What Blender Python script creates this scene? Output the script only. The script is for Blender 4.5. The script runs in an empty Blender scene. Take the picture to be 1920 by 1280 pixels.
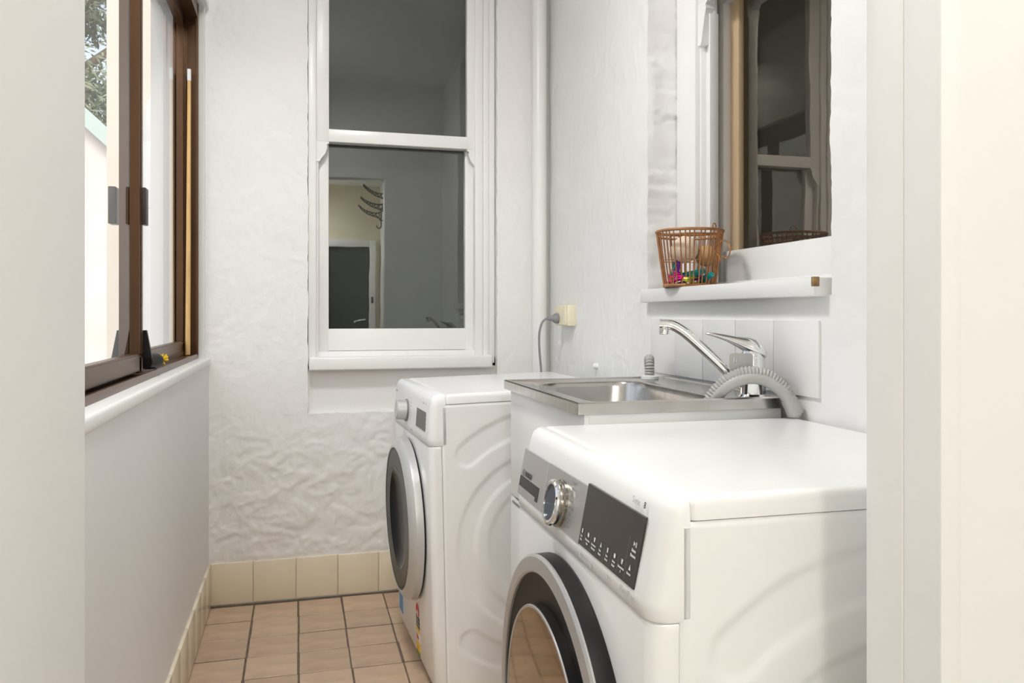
import bpy, bmesh, math, random
from mathutils import Vector, Matrix, noise
random.seed(7)
R = math.radians
scene = bpy.context.scene
col = scene.collection

# ------------------------------------------------------------------ camera
cam = bpy.data.cameras.new('camera')
cam.sensor_width = 36.0
cam.lens = 1490 / 1920 * 36.0
cam.shift_y = -50 / 1920
cam.clip_start = 0.02
cam_o = bpy.data.objects.new('camera', cam)
cam_o.location = (0, 0, 1.05)
cam_o.rotation_euler = (R(90), 0, R(-15))
col.objects.link(cam_o)
scene.camera = cam_o

# ------------------------------------------------------------------ sky, sun, exposure
world = bpy.data.worlds.new('sky')
scene.world = world
world.use_nodes = True
wn = world.node_tree
bg = wn.nodes['Background']
sky = wn.nodes.new('ShaderNodeTexSky')
sky.sky_type = 'NISHITA'
sky.sun_disc = False
sky.sun_elevation = R(48)
sky.sun_rotation = R(180)
sky.air_density = 1.0
sky.dust_density = 3.0
sky.ozone_density = 0.6
hsv = wn.nodes.new('ShaderNodeHueSaturation')
hsv.inputs['Saturation'].default_value = 0.45
wn.links.new(sky.outputs[0], hsv.inputs['Color'])
wn.links.new(hsv.outputs[0], bg.inputs[0])
bg.inputs[1].default_value = 0.25
sun = bpy.data.lights.new('sun', 'SUN')
sun.energy = 0.35
sun.angle = R(1.0)
sun.color = (1.0, 0.95, 0.88)
sun_o = bpy.data.objects.new('sun', sun)
sun_o.rotation_euler = Vector((-0.03, 0.62, -0.78)).to_track_quat('-Z', 'Y').to_euler()
sun_o.location = (-2, -4, 6)
col.objects.link(sun_o)
FILL_LAUNDRY = 17.0
LAMP_HALL = 30.0
vs = scene.view_settings
vs.view_transform = 'Standard'
vs.look = 'None'
vs.gamma = 1.0
vs.use_curve_mapping = False
vs.exposure = 0.17
scene.display_settings.display_device = 'sRGB'
scene.cycles.use_denoising = True
scene.cycles.max_bounces = 12
scene.cycles.diffuse_bounces = 7
scene.cycles.glossy_bounces = 6
scene.cycles.transparent_max_bounces = 12
scene.cycles.caustics_reflective = False
scene.cycles.caustics_refractive = False


# ------------------------------------------------------------------ materials
def mat(name, colr, rough=0.5, metal=0.0, spec=0.5, var=0.0, vscale=8.0, bump=0.0, bscale=60.0, coat=0.0,
        var_col=None, stretch=None, bdist=0.002):
    m = bpy.data.materials.new(name)
    m.use_nodes = True
    nt = m.node_tree
    b = nt.nodes['Principled BSDF']
    b.inputs['Base Color'].default_value = (*colr, 1)
    b.inputs['Roughness'].default_value = rough
    b.inputs['Metallic'].default_value = metal
    b.inputs['Specular IOR Level'].default_value = spec
    b.inputs['Coat Weight'].default_value = coat
    if var or bump:
        tc = nt.nodes.new('ShaderNodeTexCoord')
        mp = nt.nodes.new('ShaderNodeMapping')
        nt.links.new(tc.outputs['Object'], mp.inputs[0])
        if stretch:
            mp.inputs['Scale'].default_value = stretch
    if var:
        n = nt.nodes.new('ShaderNodeTexNoise')
        n.inputs['Scale'].default_value = vscale
        n.inputs['Detail'].default_value = 5
        nt.links.new(mp.outputs[0], n.inputs['Vector'])
        cr = nt.nodes.new('ShaderNodeValToRGB')
        cr.color_ramp.elements[0].position = 0.3
        cr.color_ramp.elements[1].position = 0.7
        d = var_col or tuple(c * (1 - var) for c in colr)
        cr.color_ramp.elements[0].color = (*d, 1)
        cr.color_ramp.elements[1].color = (*colr, 1)
        nt.links.new(n.outputs['Fac'], cr.inputs[0])
        nt.links.new(cr.outputs[0], b.inputs['Base Color'])
    if bump:
        n2 = nt.nodes.new('ShaderNodeTexNoise')
        n2.inputs['Scale'].default_value = bscale
        n2.inputs['Detail'].default_value = 4
        nt.links.new(mp.outputs[0], n2.inputs['Vector'])
        bp = nt.nodes.new('ShaderNodeBump')
        bp.inputs['Strength'].default_value = bump
        bp.inputs['Distance'].default_value = bdist
        nt.links.new(n2.outputs['Fac'], bp.inputs['Height'])
        nt.links.new(bp.outputs[0], b.inputs['Normal'])
    return m


def glass_mat(name, ior, tint=(1, 1, 1), rough=0.0, refl=(1, 1, 1), wobble=0.0):
    """thin pane: mirror reflection by Fresnel over a clear view through"""
    m = bpy.data.materials.new(name)
    m.use_nodes = True
    nt = m.node_tree
    nt.nodes.clear()
    o = nt.nodes.new('ShaderNodeOutputMaterial')
    mix = nt.nodes.new('ShaderNodeMixShader')
    fr = nt.nodes.new('ShaderNodeFresnel')
    fr.inputs['IOR'].default_value = ior
    tr = nt.nodes.new('ShaderNodeBsdfTransparent')
    tr.inputs[0].default_value = (*tint, 1)
    gl = nt.nodes.new('ShaderNodeBsdfGlossy')
    gl.inputs['Roughness'].default_value = rough
    gl.inputs['Color'].default_value = (*refl, 1)
    if wobble:
        tc = nt.nodes.new('ShaderNodeTexCoord')
        n = nt.nodes.new('ShaderNodeTexNoise')
        n.inputs['Scale'].default_value = 7.0
        n.inputs['Detail'].default_value = 1.5
        bp = nt.nodes.new('ShaderNodeBump')
        bp.inputs['Strength'].default_value = wobble
        bp.inputs['Distance'].default_value = 0.01
        nt.links.new(tc.outputs['Object'], n.inputs['Vector'])
        nt.links.new(n.outputs['Fac'], bp.inputs['Height'])
        nt.links.new(bp.outputs[0], gl.inputs['Normal'])
    geo = nt.nodes.new('ShaderNodeNewGeometry')      # a thin pane reflects alike from both sides
    mr_ = nt.nodes.new('ShaderNodeMapRange')
    mr_.inputs[3].default_value = ior
    mr_.inputs[4].default_value = 1.0 / ior
    nt.links.new(geo.outputs['Backfacing'], mr_.inputs[0])
    nt.links.new(mr_.outputs[0], fr.inputs['IOR'])
    nt.links.new(fr.outputs[0], mix.inputs[0])
    nt.links.new(tr.outputs[0], mix.inputs[1])
    nt.links.new(gl.outputs[0], mix.inputs[2])
    nt.links.new(mix.outputs[0], o.inputs[0])
    return m


def emit_mat(name, colr, strength):
    m = bpy.data.materials.new(name)
    m.use_nodes = True
    b = m.node_tree.nodes['Principled BSDF']
    b.inputs['Base Color'].default_value = (*colr, 1)
    b.inputs['Emission Color'].default_value = (*colr, 1)
    b.inputs['Emission Strength'].default_value = strength
    return m


M = {}
M['plaster'] = mat('white_painted_render', (0.83, 0.825, 0.81), 0.55, var=0.03, vscale=5, bump=0.35, bscale=45, bdist=0.004)
M['paint'] = mat('smooth_white_paint', (0.83, 0.825, 0.81), 0.5, var=0.02, vscale=3, bump=0.08, bscale=25)
M['gloss_paint'] = mat('white_enamel_paint', (0.84, 0.835, 0.82), 0.32, var=0.03, vscale=6, bump=0.12, bscale=30)
M['left_paint'] = mat('left_wall_paint', (0.80, 0.80, 0.79), 0.5, var=0.02, vscale=3, bump=0.06, bscale=20)
M['cream_wall'] = mat('cream_hall_paint', (0.80, 0.71, 0.53), 0.6, var=0.06, vscale=3)
M['hall_white'] = mat('white_hall_paint', (0.82, 0.81, 0.79), 0.6, var=0.03, vscale=3)
M['grout'] = mat('dark_grout', (0.20, 0.15, 0.11), 0.9, var=0.4, vscale=30)
M['appl'] = mat('appliance_enamel', (0.87, 0.87, 0.86), 0.28, coat=0.2)
M['appl_plastic'] = mat('appliance_plastic', (0.87, 0.87, 0.86), 0.35)
M['seam'] = mat('seam_shadow_grey', (0.25, 0.25, 0.24), 0.8)
M['silver'] = mat('silver_plastic', (0.52, 0.51, 0.50), 0.32, 0.55, var=0.05, vscale=20)
M['silver_light'] = mat('pale_silver_plastic', (0.60, 0.60, 0.59), 0.35, 0.35)
M['chrome'] = mat('chrome', (0.80, 0.80, 0.80), 0.07, 1.0)
M['steel'] = mat('stainless_steel', (0.58, 0.555, 0.52), 0.20, 1.0, var=0.18, vscale=14, bump=0.05, bscale=200, stretch=(1, 8, 1))
M['black_gloss'] = mat('black_gloss', (0.012, 0.012, 0.013), 0.12, spec=0.2)
M['black_plastic'] = mat('black_plastic', (0.016, 0.0145, 0.014), 0.38, spec=0.22)
M['display'] = mat('display_black', (0.045, 0.038, 0.033), 0.28)
M['display_grey'] = mat('display_grey', (0.13, 0.115, 0.105), 0.35, spec=0.3)
M['dial_blue'] = mat('dial_slate_face', (0.075, 0.085, 0.105), 0.45, spec=0.3)
M['dial_side'] = mat('dial_brushed_side', (0.36, 0.33, 0.28), 0.22, 1.0)
M['white_print'] = mat('white_print', (0.8, 0.8, 0.78), 0.6)
M['grey_print'] = mat('grey_print', (0.30, 0.30, 0.30), 0.6)
M['pale_print'] = mat('pale_grey_print', (0.55, 0.55, 0.54), 0.6)
M['dark_print'] = mat('dark_print', (0.06, 0.06, 0.06), 0.5)
M['door_glass'] = mat('bronze_tinted_door_glass', (0.42, 0.33, 0.22), 0.06, 1.0)
M['wash_glass'] = mat('dark_door_glass', (0.008, 0.008, 0.010), 0.22, 0.0, spec=0.06)
M['bowl_glass'] = mat('dark_bowl_glass', (0.008, 0.009, 0.012), 0.06, spec=0.35)
M['bronze'] = mat('bronze_aluminium', (0.120, 0.058, 0.025), 0.30, 0.55, var=0.25, vscale=9, stretch=(1, 1, 0.3))
M['bronze_dark'] = mat('dark_bronze_aluminium', (0.050, 0.040, 0.036), 0.35, 0.4)
M['rubber'] = mat('black_rubber', (0.012, 0.012, 0.012), 0.5)
M['yellow'] = mat('yellow_yarn', (0.85, 0.55, 0.02), 0.7, var=0.4, vscale=60)
M['pine'] = mat('pine_stick', (0.78, 0.50, 0.20), 0.5, var=0.25, vscale=12, stretch=(6, 6, 0.6))
M['tan_wood'] = mat('tan_timber', (0.88, 0.66, 0.40), 0.5, var=0.15, vscale=10, stretch=(5, 5, 0.4))
M['raw_wood'] = mat('weathered_bare_wood', (0.42, 0.27, 0.12), 0.9, var=0.6, vscale=60)
M['wicker'] = mat('copper_brown_cane', (0.46, 0.20, 0.065), 0.4, var=0.4, vscale=40)
M['outlet'] = mat('ivory_plastic', (0.80, 0.74, 0.56), 0.4)
M['grey_plastic'] = mat('grey_plastic', (0.24, 0.245, 0.25), 0.45)
M['hose'] = mat('pale_grey_hose_plastic', (0.46, 0.46, 0.44), 0.45)
M['pipe_white'] = mat('white_pvc', (0.82, 0.82, 0.81), 0.35)
M['blind_back'] = mat('dark_green_grey_blind', (0.016, 0.019, 0.015), 0.8, var=0.35, vscale=3, stretch=(1, 1, 4))
M['blind_right'] = mat('dark_brown_interior', (0.020, 0.016, 0.012), 0.9)
M['pane_back'] = glass_mat('old_window_glass', 2.2, refl=(0.95, 1, 0.97), wobble=0.012)
M['pane_right'] = glass_mat('old_window_glass_brown', 2.4, refl=(1, 0.90, 0.76), wobble=0.02)
M['pane_left'] = glass_mat('clear_sliding_glass', 1.12, tint=(0.97, 0.98, 0.97))
M['skirt'] = mat('cream_glazed_tile', (0.80, 0.72, 0.56), 0.18, var=0.05, vscale=2)
M['splash'] = mat('white_glazed_tile', (0.82, 0.815, 0.80), 0.25, var=0.015, vscale=4)
M['ext_wall'] = mat('cream_exterior_render', (0.80, 0.74, 0.64), 0.8, var=0.05, vscale=4, bump=0.2, bscale=80)
M['ext_white'] = mat('pale_exterior_fence', (0.84, 0.79, 0.78), 0.8, var=0.12, vscale=1.5, var_col=(0.82, 0.70, 0.62))
M['gutter'] = mat('pale_green_gutter', (0.55, 0.66, 0.62), 0.5)
M['concrete'] = mat('concrete', (0.5, 0.48, 0.45), 0.9, var=0.2, vscale=3)
M['bark'] = mat('bark', (0.30, 0.22, 0.16), 0.9, var=0.3, vscale=20)
M['leaf'] = mat('leaf_green', (0.34, 0.38, 0.24), 0.6, var=0.4, vscale=6)
M['iron'] = mat('black_iron', (0.03, 0.026, 0.022), 0.5)
M['dark_door'] = mat('dark_green_door', (0.030, 0.038, 0.030), 0.35)
M['wood_floor'] = mat('hall_floor_boards', (0.46, 0.43, 0.39), 0.4, var=0.3, vscale=4, stretch=(8, 1, 1))
M['lamp'] = emit_mat('lit_lamp_glass', (1.0, 0.96, 0.88), 6.0)
for k, c in dict(pink=(0.85, 0.01, 0.32), red=(0.70, 0.02, 0.06), teal=(0.0, 0.28, 0.27), purple=(0.16, 0.02, 0.38),
                 lime=(0.55, 0.55, 0.02), peg_wood=(0.55, 0.38, 0.2)).items():
    M[k] = mat('peg_' + k, c, 0.4)
M['felt'] = mat('cream_wool_felt', (0.88, 0.74, 0.58), 0.95, var=0.08, vscale=20, bump=0.6, bscale=120)
M['felt_tan'] = mat('tan_wool_felt', (0.55, 0.34, 0.17), 0.95, var=0.15, vscale=20, bump=0.6, bscale=120)
M['st_red'] = mat('sticker_red', (0.75, 0.03, 0.04), 0.5)
M['st_black'] = mat('sticker_black', (0.05, 0.05, 0.05), 0.5)
M['st_yellow'] = mat('sticker_yellow', (0.85, 0.56, 0.03), 0.5)
M['st_white'] = mat('sticker_white', (0.86, 0.82, 0.74), 0.5)
M['st_green'] = mat('sticker_green', (0.13, 0.28, 0.06), 0.5)
M['st_blue'] = mat('sticker_blue', (0.10, 0.30, 0.62), 0.5)
# floor tiles: earthy ceramic whose tone differs a little from tile to tile
mt = mat('floor_tile', (0.60, 0.44, 0.31), 0.42, var=0.25, vscale=9, bump=0.15, bscale=25, stretch=(1, 2.5, 1))
nt = mt.node_tree
oi = nt.nodes.new('ShaderNodeObjectInfo')
hs = nt.nodes.new('ShaderNodeHueSaturation')
mr = nt.nodes.new('ShaderNodeMapRange')
mr.inputs[3].default_value = 0.90
mr.inputs[4].default_value = 1.10
b = nt.nodes['Principled BSDF']
src = b.inputs['Base Color'].links[0].from_socket
nt.links.new(oi.outputs['Random'], mr.inputs[0])
nt.links.new(mr.outputs[0], hs.inputs['Value'])
nt.links.new(src, hs.inputs['Color'])
nt.links.new(hs.outputs[0], b.inputs['Base Color'])
M['tile'] = mt


# ------------------------------------------------------------------ mesh helpers
def link(name, me, material, parent=None, smooth=False, angle=None):
    o = bpy.data.objects.new(name, me)
    if material and not me.materials:
        me.materials.append(M[material] if isinstance(material, str) else material)
    col.objects.link(o)
    if parent:
        o.parent = parent
    if smooth:
        me.polygons.foreach_set('use_smooth', [True] * len(me.polygons))
        if angle:
            me.set_sharp_from_angle(angle=R(angle))
    return o


def tag(o, label=None, cat=None, group=None, kind=None):
    if label: o['label'] = label
    if cat: o['category'] = cat
    if group: o['group'] = group
    if kind: o['kind'] = kind
    return o


def empty(name, loc=(0, 0, 0), rz=0.0):
    o = bpy.data.objects.new(name, None)
    o.empty_display_size = 0.05
    o.location = loc
    o.rotation_euler = (0, 0, rz)
    col.objects.link(o)
    return o


def bm_done(name, bm, material, parent=None, smooth=False, angle=35):
    bmesh.ops.recalc_face_normals(bm, faces=bm.faces)
    me = bpy.data.meshes.new(name)
    bm.to_mesh(me)
    bm.free()
    return link(name, me, material, parent, smooth, angle)


def add_box(bm, x0, x1, y0, y1, z0, z1, bev=0.0, seg=2):
    r = bmesh.ops.create_cube(bm, size=1.0)
    for v in r['verts']:
        v.co = Vector(((x0 + x1) / 2 + v.co.x * (x1 - x0), (y0 + y1) / 2 + v.co.y * (y1 - y0), (z0 + z1) / 2 + v.co.z * (z1 - z0)))
    if bev:
        es = list({e for v in r['verts'] for e in v.link_edges})
        bmesh.ops.bevel(bm, geom=es, offset=bev, segments=seg, profile=0.5, affect='EDGES')


def box(name, x0, x1, y0, y1, z0, z1, material, parent=None, bev=0.0, seg=2):
    bm = bmesh.new()
    add_box(bm, x0, x1, y0, y1, z0, z1, bev, seg)
    return bm_done(name, bm, material, parent, smooth=bev > 0)


def pydata(name, verts, faces, material, parent=None, smooth=False, angle=None):
    me = bpy.data.meshes.new(name)
    me.from_pydata([tuple(v) for v in verts], [], faces)
    me.update()
    return link(name, me, material, parent, smooth, angle)


def add_tube(bm, pts, rad, n=12, closed=False, caps=True):
    pts = [Vector(p) for p in pts]
    m = len(pts)
    rads = rad if isinstance(rad, (list, tuple)) else [rad] * m
    rings = []
    prev = None
    for i, p in enumerate(pts):
        if closed:
            t = (pts[(i + 1) % m] - pts[i - 1]).normalized()
        else:
            t = (pts[min(i + 1, m - 1)] - pts[max(i - 1, 0)]).normalized()
        if prev is None:
            a = Vector((0, 0, 1)) if abs(t.z) < 0.9 else Vector((1, 0, 0))
            nrm = t.cross(a).normalized()
        else:
            nrm = (prev - t * prev.dot(t)).normalized()
        prev = nrm
        bn = t.cross(nrm)
        rings.append([bm.verts.new(p + (nrm * math.cos(2 * math.pi * k / n) + bn * math.sin(2 * math.pi * k / n)) * rads[i]) for k in range(n)])
    rng = range(m if closed else m - 1)
    for i in rng:
        a, b_ = rings[i], rings[(i + 1) % m]
        for k in range(n):
            bm.faces.new((a[k], a[(k + 1) % n], b_[(k + 1) % n], b_[k]))
    if caps and not closed:
        bm.faces.new(rings[0])
        bm.faces.new(rings[-1])


def tube(name, pts, rad, material, parent=None, n=12, closed=False):
    bm = bmesh.new()
    add_tube(bm, pts, rad, n, closed)
    return bm_done(name, bm, material, parent, smooth=True, angle=50)


def spline(ctrl, n=8):
    """Catmull-Rom through the control points"""
    c = [Vector(p) for p in ctrl]
    c = [c[0] * 2 - c[1]] + c + [c[-1] * 2 - c[-2]]
    out = []
    for i in range(1, len(c) - 2):
        for k in range(n):
            t = k / n
            out.append(0.5 * ((2 * c[i]) + (c[i + 1] - c[i - 1]) * t + (2 * c[i - 1] - 5 * c[i] + 4 * c[i + 1] - c[i + 2]) * t * t
                              + (3 * c[i] - c[i - 1] - 3 * c[i + 1] + c[i + 2]) * t ** 3))
    out.append(c[-2])
    return out


def add_lathe(bm, prof, mtx, n=48, cap0=False, cap1=False):
    """profile of (radius, height) turned about the local z of mtx"""
    rings = []
    for r, h in prof:
        if r < 1e-6:
            rings.append([bm.verts.new(mtx @ Vector((0, 0, h)))])
        else:
            rings.append([bm.verts.new(mtx @ Vector((r * math.cos(2 * math.pi * k / n), r * math.sin(2 * math.pi * k / n), h))) for k in range(n)])
    for a, b_ in zip(rings, rings[1:]):
        for k in range(n):
            k2 = (k + 1) % n
            if len(a) == 1 and len(b_) == 1: continue
            if len(a) == 1: bm.faces.new((a[0], b_[k], b_[k2]))
            elif len(b_) == 1: bm.faces.new((a[k], a[k2], b_[0]))
            else: bm.faces.new((a[k], a[k2], b_[k2], b_[k]))
    if cap0 and len(rings[0]) > 1: bm.faces.new(rings[0])
    if cap1 and len(rings[-1]) > 1: bm.faces.new(rings[-1])


def lathe(name, prof, mtx, material, parent=None, n=48, angle=30, cap0=False, cap1=False):
    bm = bmesh.new()
    add_lathe(bm, prof, mtx, n, cap0, cap1)
    return bm_done(name, bm, material, parent, smooth=True, angle=angle)


def add_prism(bm, poly, axis, a0, a1):
    """2D polygon extruded along an axis: axis 'x' -> poly=(y,z), 'y' -> (x,z), 'z' -> (x,y)"""
    def P(p, a):
        return {'x': (a, p[0], p[1]), 'y': (p[0], a, p[1]), 'z': (p[0], p[1], a)}[axis]
    A = [bm.verts.new(P(p, a0)) for p in poly]
    B = [bm.verts.new(P(p, a1)) for p in poly]
    n = len(poly)
    bm.faces.new(A)
    bm.faces.new(B[::-1])
    for i in range(n):
        bm.faces.new((A[i], A[(i + 1) % n], B[(i + 1) % n], B[i]))


def prism(name, poly, axis, a0, a1, material, parent=None, bev=0.0):
    bm = bmesh.new()
    add_prism(bm, poly, axis, a0, a1)
    bmesh.ops.recalc_face_normals(bm, faces=bm.faces)
    if bev:
        bmesh.ops.bevel(bm, geom=list(bm.edges), offset=bev, segments=2, profile=0.5, affect='EDGES')
    return bm_done(name, bm, material, parent, smooth=bev > 0)


def rrect(x0, x1, y0, y1, r, n=6):
    """rounded rectangle outline, always 4*(n+1) points; r may be a 4-list for corners (x1y1, x0y1, x0y0, x1y0)"""
    rs = r if isinstance(r, (list, tuple)) else [r] * 4
    out = []
    for (cx, cy, a0), q in zip(((x1, y1, 0), (x0, y1, 90), (x0, y0, 180), (x1, y0, 270)), rs):
        sx = -1 if cx == x1 else 1
        sy = -1 if cy == y1 else 1
        for k in range(n + 1):
            a = R(a0 + 90 * k / n)
            out.append((cx + sx * q + q * math.cos(a), cy + sy * q + q * math.sin(a)))
    return out


def add_loft(bm, rings, cap0=True, cap1=True):
    vs_ = [[bm.verts.new(p) for p in r] for r in rings]
    n = len(vs_[0])
    for a, b_ in zip(vs_, vs_[1:]):
        for k in range(n):
            bm.faces.new((a[k], a[(k + 1) % n], b_[(k + 1) % n], b_[k]))
    if cap0: bm.faces.new(vs_[0][::-1])
    if cap1: bm.faces.new(vs_[-1])


def loft(name, rings, material, parent=None, cap0=True, cap1=True, angle=35):
    bm = bmesh.new()
    add_loft(bm, rings, cap0, cap1)
    return bm_done(name, bm, material, parent, smooth=True, angle=angle)


def text(name, body, size, mtx, material, parent=None, extrude=0.0002, align='LEFT', bold=0.0):
    cu = bpy.data.curves.new(name, 'FONT')
    cu.body = body
    cu.size = size
    cu.extrude = extrude
    cu.offset = bold
    cu.align_x = align
    cu.resolution_u = 2
    t = bpy.data.objects.new(name, cu)
    col.objects.link(t)
    dg = bpy.context.evaluated_depsgraph_get()
    me = bpy.data.meshes.new_from_object(t.evaluated_get(dg))
    bpy.data.objects.remove(t)
    me.transform(mtx)
    me.materials.clear()
    return link(name, me, material, parent)


def print_marks(lines, size, mtx, material, parent, align='LEFT'):
    """print too small to read in the photograph: one row of short strokes per line, given as stroke counts"""
    bm = bmesh.new()
    for k, n in enumerate(lines):
        w = 0.50 * size
        x = -w * n / 2 if align == 'CENTER' else 0.0
        for i in range(n):
            h = size * (0.62 if i == 0 else 0.46)
            q = [(x + i * w, -k * size), (x + i * w + 0.78 * w, -k * size), (x + i * w + 0.78 * w, -k * size + h), (x + i * w, -k * size + h)]
            bm.faces.new([bm.verts.new(mtx @ Vector((a, b_, 0.0002))) for a, b_ in q])
    return bm_done('print_line', bm, material, parent)


def sstep(a, b_, x):
    t = min(1, max(0, (x - a) / (b_ - a)))
    return t * t * (3 - 2 * t)


# ------------------------------------------------------------------ room shell
BW, RW, LW = 3.04, 0.97, -0.313      # back wall, right wall, left wall planes
CEIL = 2.62


def relief(p, amp):
    """hand-trowelled render: flaky plateaus, fine ridges, slow waves"""
    if amp <= 0: return 0.0
    q = Vector(p)
    w = noise.noise_vector(q * 9.0) * 0.045
    s1 = noise.noise((q + w) * 15.0)
    s2 = noise.noise((q + w * 1.3) * 34.0 + Vector((7, 3, 1)))
    h = 0.0026 * sstep(-0.06, 0.08, s1) + 0.0016 * sstep(-0.06, 0.10, s2)
    h += 0.0035 * noise.noise(q * 3.5) + 0.0011 * noise.noise(q * 55.0)
    rg = 1 - abs(noise.noise((q + w) * 19.0 + Vector((2, 9, 4)))) * 4.5
    h += 0.0016 * max(0.0, rg)
    return h * amp


class Sheet:
    def __init__(self):
        self.v, self.f = [], []

    def grid(self, rows):
        base = len(self.v)
        nr, nc = len(rows), len(rows[0])
        for r in rows: self.v.extend(r)
        for i in range(nr - 1):
            for j in range(nc - 1):
                a = base + i * nc + j
                self.f.append((a, a + 1, a + nc + 1, a + nc))


def lin(a, b_, step):
    n = max(1, int(math.ceil((b_ - a) / step)))
    return [a + (b_ - a) * i / n for i in range(n + 1)]


# floor: grout bed with each tile a part of its own
floor = tag(box('floor', LW - 0.02, RW + 0.06, 0.60, BW + 0.03, -0.10, -0.0022, 'grout'),
            'brown grout bed of the tiled laundry floor', 'floor', kind='structure')
P = 0.154
bm = bmesh.new()
add_box(bm, -P / 2 + 0.0030, P / 2 - 0.0030, -P / 2 + 0.0032, P / 2 - 0.0032, -0.010, 0.0, 0.0012, 1)
tile_me = None
for j in range(16):
    for i in range(9):
        cx = -0.313 + 0.003 + P * (i + 0.5)
        cy = BW - 0.016 - P * (j + 0.5)
        if cx > RW + 0.05 or cy < 0.62: continue
        if tile_me is None:
            o = bm_done('tile', bm, 'tile', floor, smooth=True)
            tile_me = o.data
        else:
            o = bpy.data.objects.new('tile', tile_me)
            col.objects.link(o)
            o.parent = floor
        o.location = (cx + random.uniform(-.0012, .0012), cy + random.uniform(-.0012, .0012), random.uniform(-0.0008, 0.0012))
        o.rotation_euler = (R(random.uniform(-.3, .3)), R(random.uniform(-.3, .3)), R(random.uniform(-.35, .35)))

# back wall with its shallow window recess
NL, NR, NB = 0.031, 0.754, 0.682


def jit(t, s=1.0):
    return s * (0.004 * noise.noise(Vector((t * 14, 3.3, 8.1))) + 0.0022 * noise.noise(Vector((t * 48, 1.3, 2.1))))


def amp_back(x, z):
    a = 0.52 + 0.80 * sstep(0.75, 0.55, z)
    a *= 0.75 + 0.5 * noise.noise(Vector((x * 2.2, 5, z * 2.2)))
    a *= sstep(0.150, 0.175, z)
    return max(0.12, a)


def PB(x, z):
    return (x, BW - relief((x, 1.7, z), amp_back(x, z)), z)


sh = Sheet()
st = 0.0065
xs = lin(LW - 0.02, 1.0, st)
sh.grid([[PB(x, z + (jit(x) if k == len(zs) - 1 else 0)) for x in xs] for zs in [[0.0] + lin(0.14, NB, st)] for k, z in enumerate(zs)])
zs = lin(NB, 2.3, st) + [CEIL]


def colrows(x0, x1, z, left_j, right_j):
    n = max(2, int((x1 - x0) / st))
    a = x0 + (jit(z, 1) if left_j else 0)
    b_ = x1 + (jit(z + 9, 1) if right_j else 0)
    return [PB(a + (b_ - a) * i / n, z) for i in range(n + 1)]


sh.grid([colrows(LW - 0.02, NL, z, False, True) for z in zs])
sh.grid([colrows(NR, 1.0, z, True, False) for z in zs])
NY = 3.066
sh.grid([[PB(NL + jit(z + 9), z), (NL + 0.002, NY, z)] for z in zs])
sh.grid([[(NR - 0.002, NY, z), PB(NR + jit(z), z)] for z in zs])
sh.grid([[PB(x, NB + jit(x)) for x in lin(NL, NR, st)], [(x, NY, NB + 0.002) for x in lin(NL, NR, st)]])
sh.grid([[(x, NY, z) for x in (NL - 0.01, NR + 0.01)] for z in (NB - 0.01, 0.88)])
sh.grid([[(x, NY, z) for x in (NL - 0.01, 0.07)] for z in (0.85, CEIL)])
sh.grid([[(x, NY, z) for x in (0.70, NR + 0.01)] for z in (0.85, CEIL)])
wall_back = tag(pydata('wall_back', sh.v, sh.f, 'plaster', smooth=True),
                'rough white rendered wall at the end of the laundry', 'wall', kind='structure')

# right wall with the deep window niche
RF, RN, RB = 2.108, 1.29, 1.088


def amp_right(y, z):
    a = 0.62 * (0.8 + 0.5 * noise.noise(Vector((9, y * 2.0, z * 2.0))))
    smooth = sstep(1.255, 1.285, y) * sstep(2.135, 2.10, y) * sstep(0.84, 0.87, z) * sstep(1.11, 1.09, z)
    return max(0.05, a * (1 - smooth))


def PR(y, z):
    return (RW - relief((4.2, y, z * 0.8), amp_right(y, z)), y, z)


sh = Sheet()
ys = [0.60, 0.9] + lin(1.12, BW + 0.02, st)
sh.grid([[PR(y, z) for y in ys] for z in [0.0, 0.4] + lin(0.76, RB, st)])
zs2 = lin(RB, 2.25, st) + [CEIL]


def ycols(y0, y1, z, j0, j1):
    n = max(2, int((y1 - y0) / st))
    a = y0 + (jit(z + 4, 1.0) if j0 else 0)
    b_ = y1 + (jit(z + 2, 1.2) if j1 else 0)
    return [PR(a + (b_ - a) * i / n, z) for i in range(n + 1)]


sh.grid([ycols(RF, BW + 0.02, z, True, False) for z in zs2])
sh.grid([ycols(1.12, RN, z, False, True) for z in zs2])
sh.grid([[PR(0.6, z), PR(1.12, z)] for z in (RB, CEIL)])
ND = 1.085


def reveal(z):
    x0, y0, _ = PR(RF + jit(z + 4, 1.0), z)
    out = [(x0, y0, z)]
    for k in range(1, 17):
        t = k / 16
        x = x0 + (ND - x0) * t
        out.append((x, y0 + 0.004 * t - relief((x, 6.1, z), 0.7) * sstep(0, 0.12, t), z))
    return out


sh.grid([reveal(z) for z in zs2])
sh.grid([[PR(RN + jit(z + 2, 1.2), z), (ND, RN + 0.003, z)] for z in zs2])
sh.grid([[PR(y, RB) for y in lin(RN, RF, st)], [(ND, y, RB) for y in lin(RN, RF, st)]])
wall_right = tag(pydata('wall_right', sh.v, sh.f, 'plaster', smooth=True),
                 'white rendered wall with window niche above the sink', 'wall', kind='structure')

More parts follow.
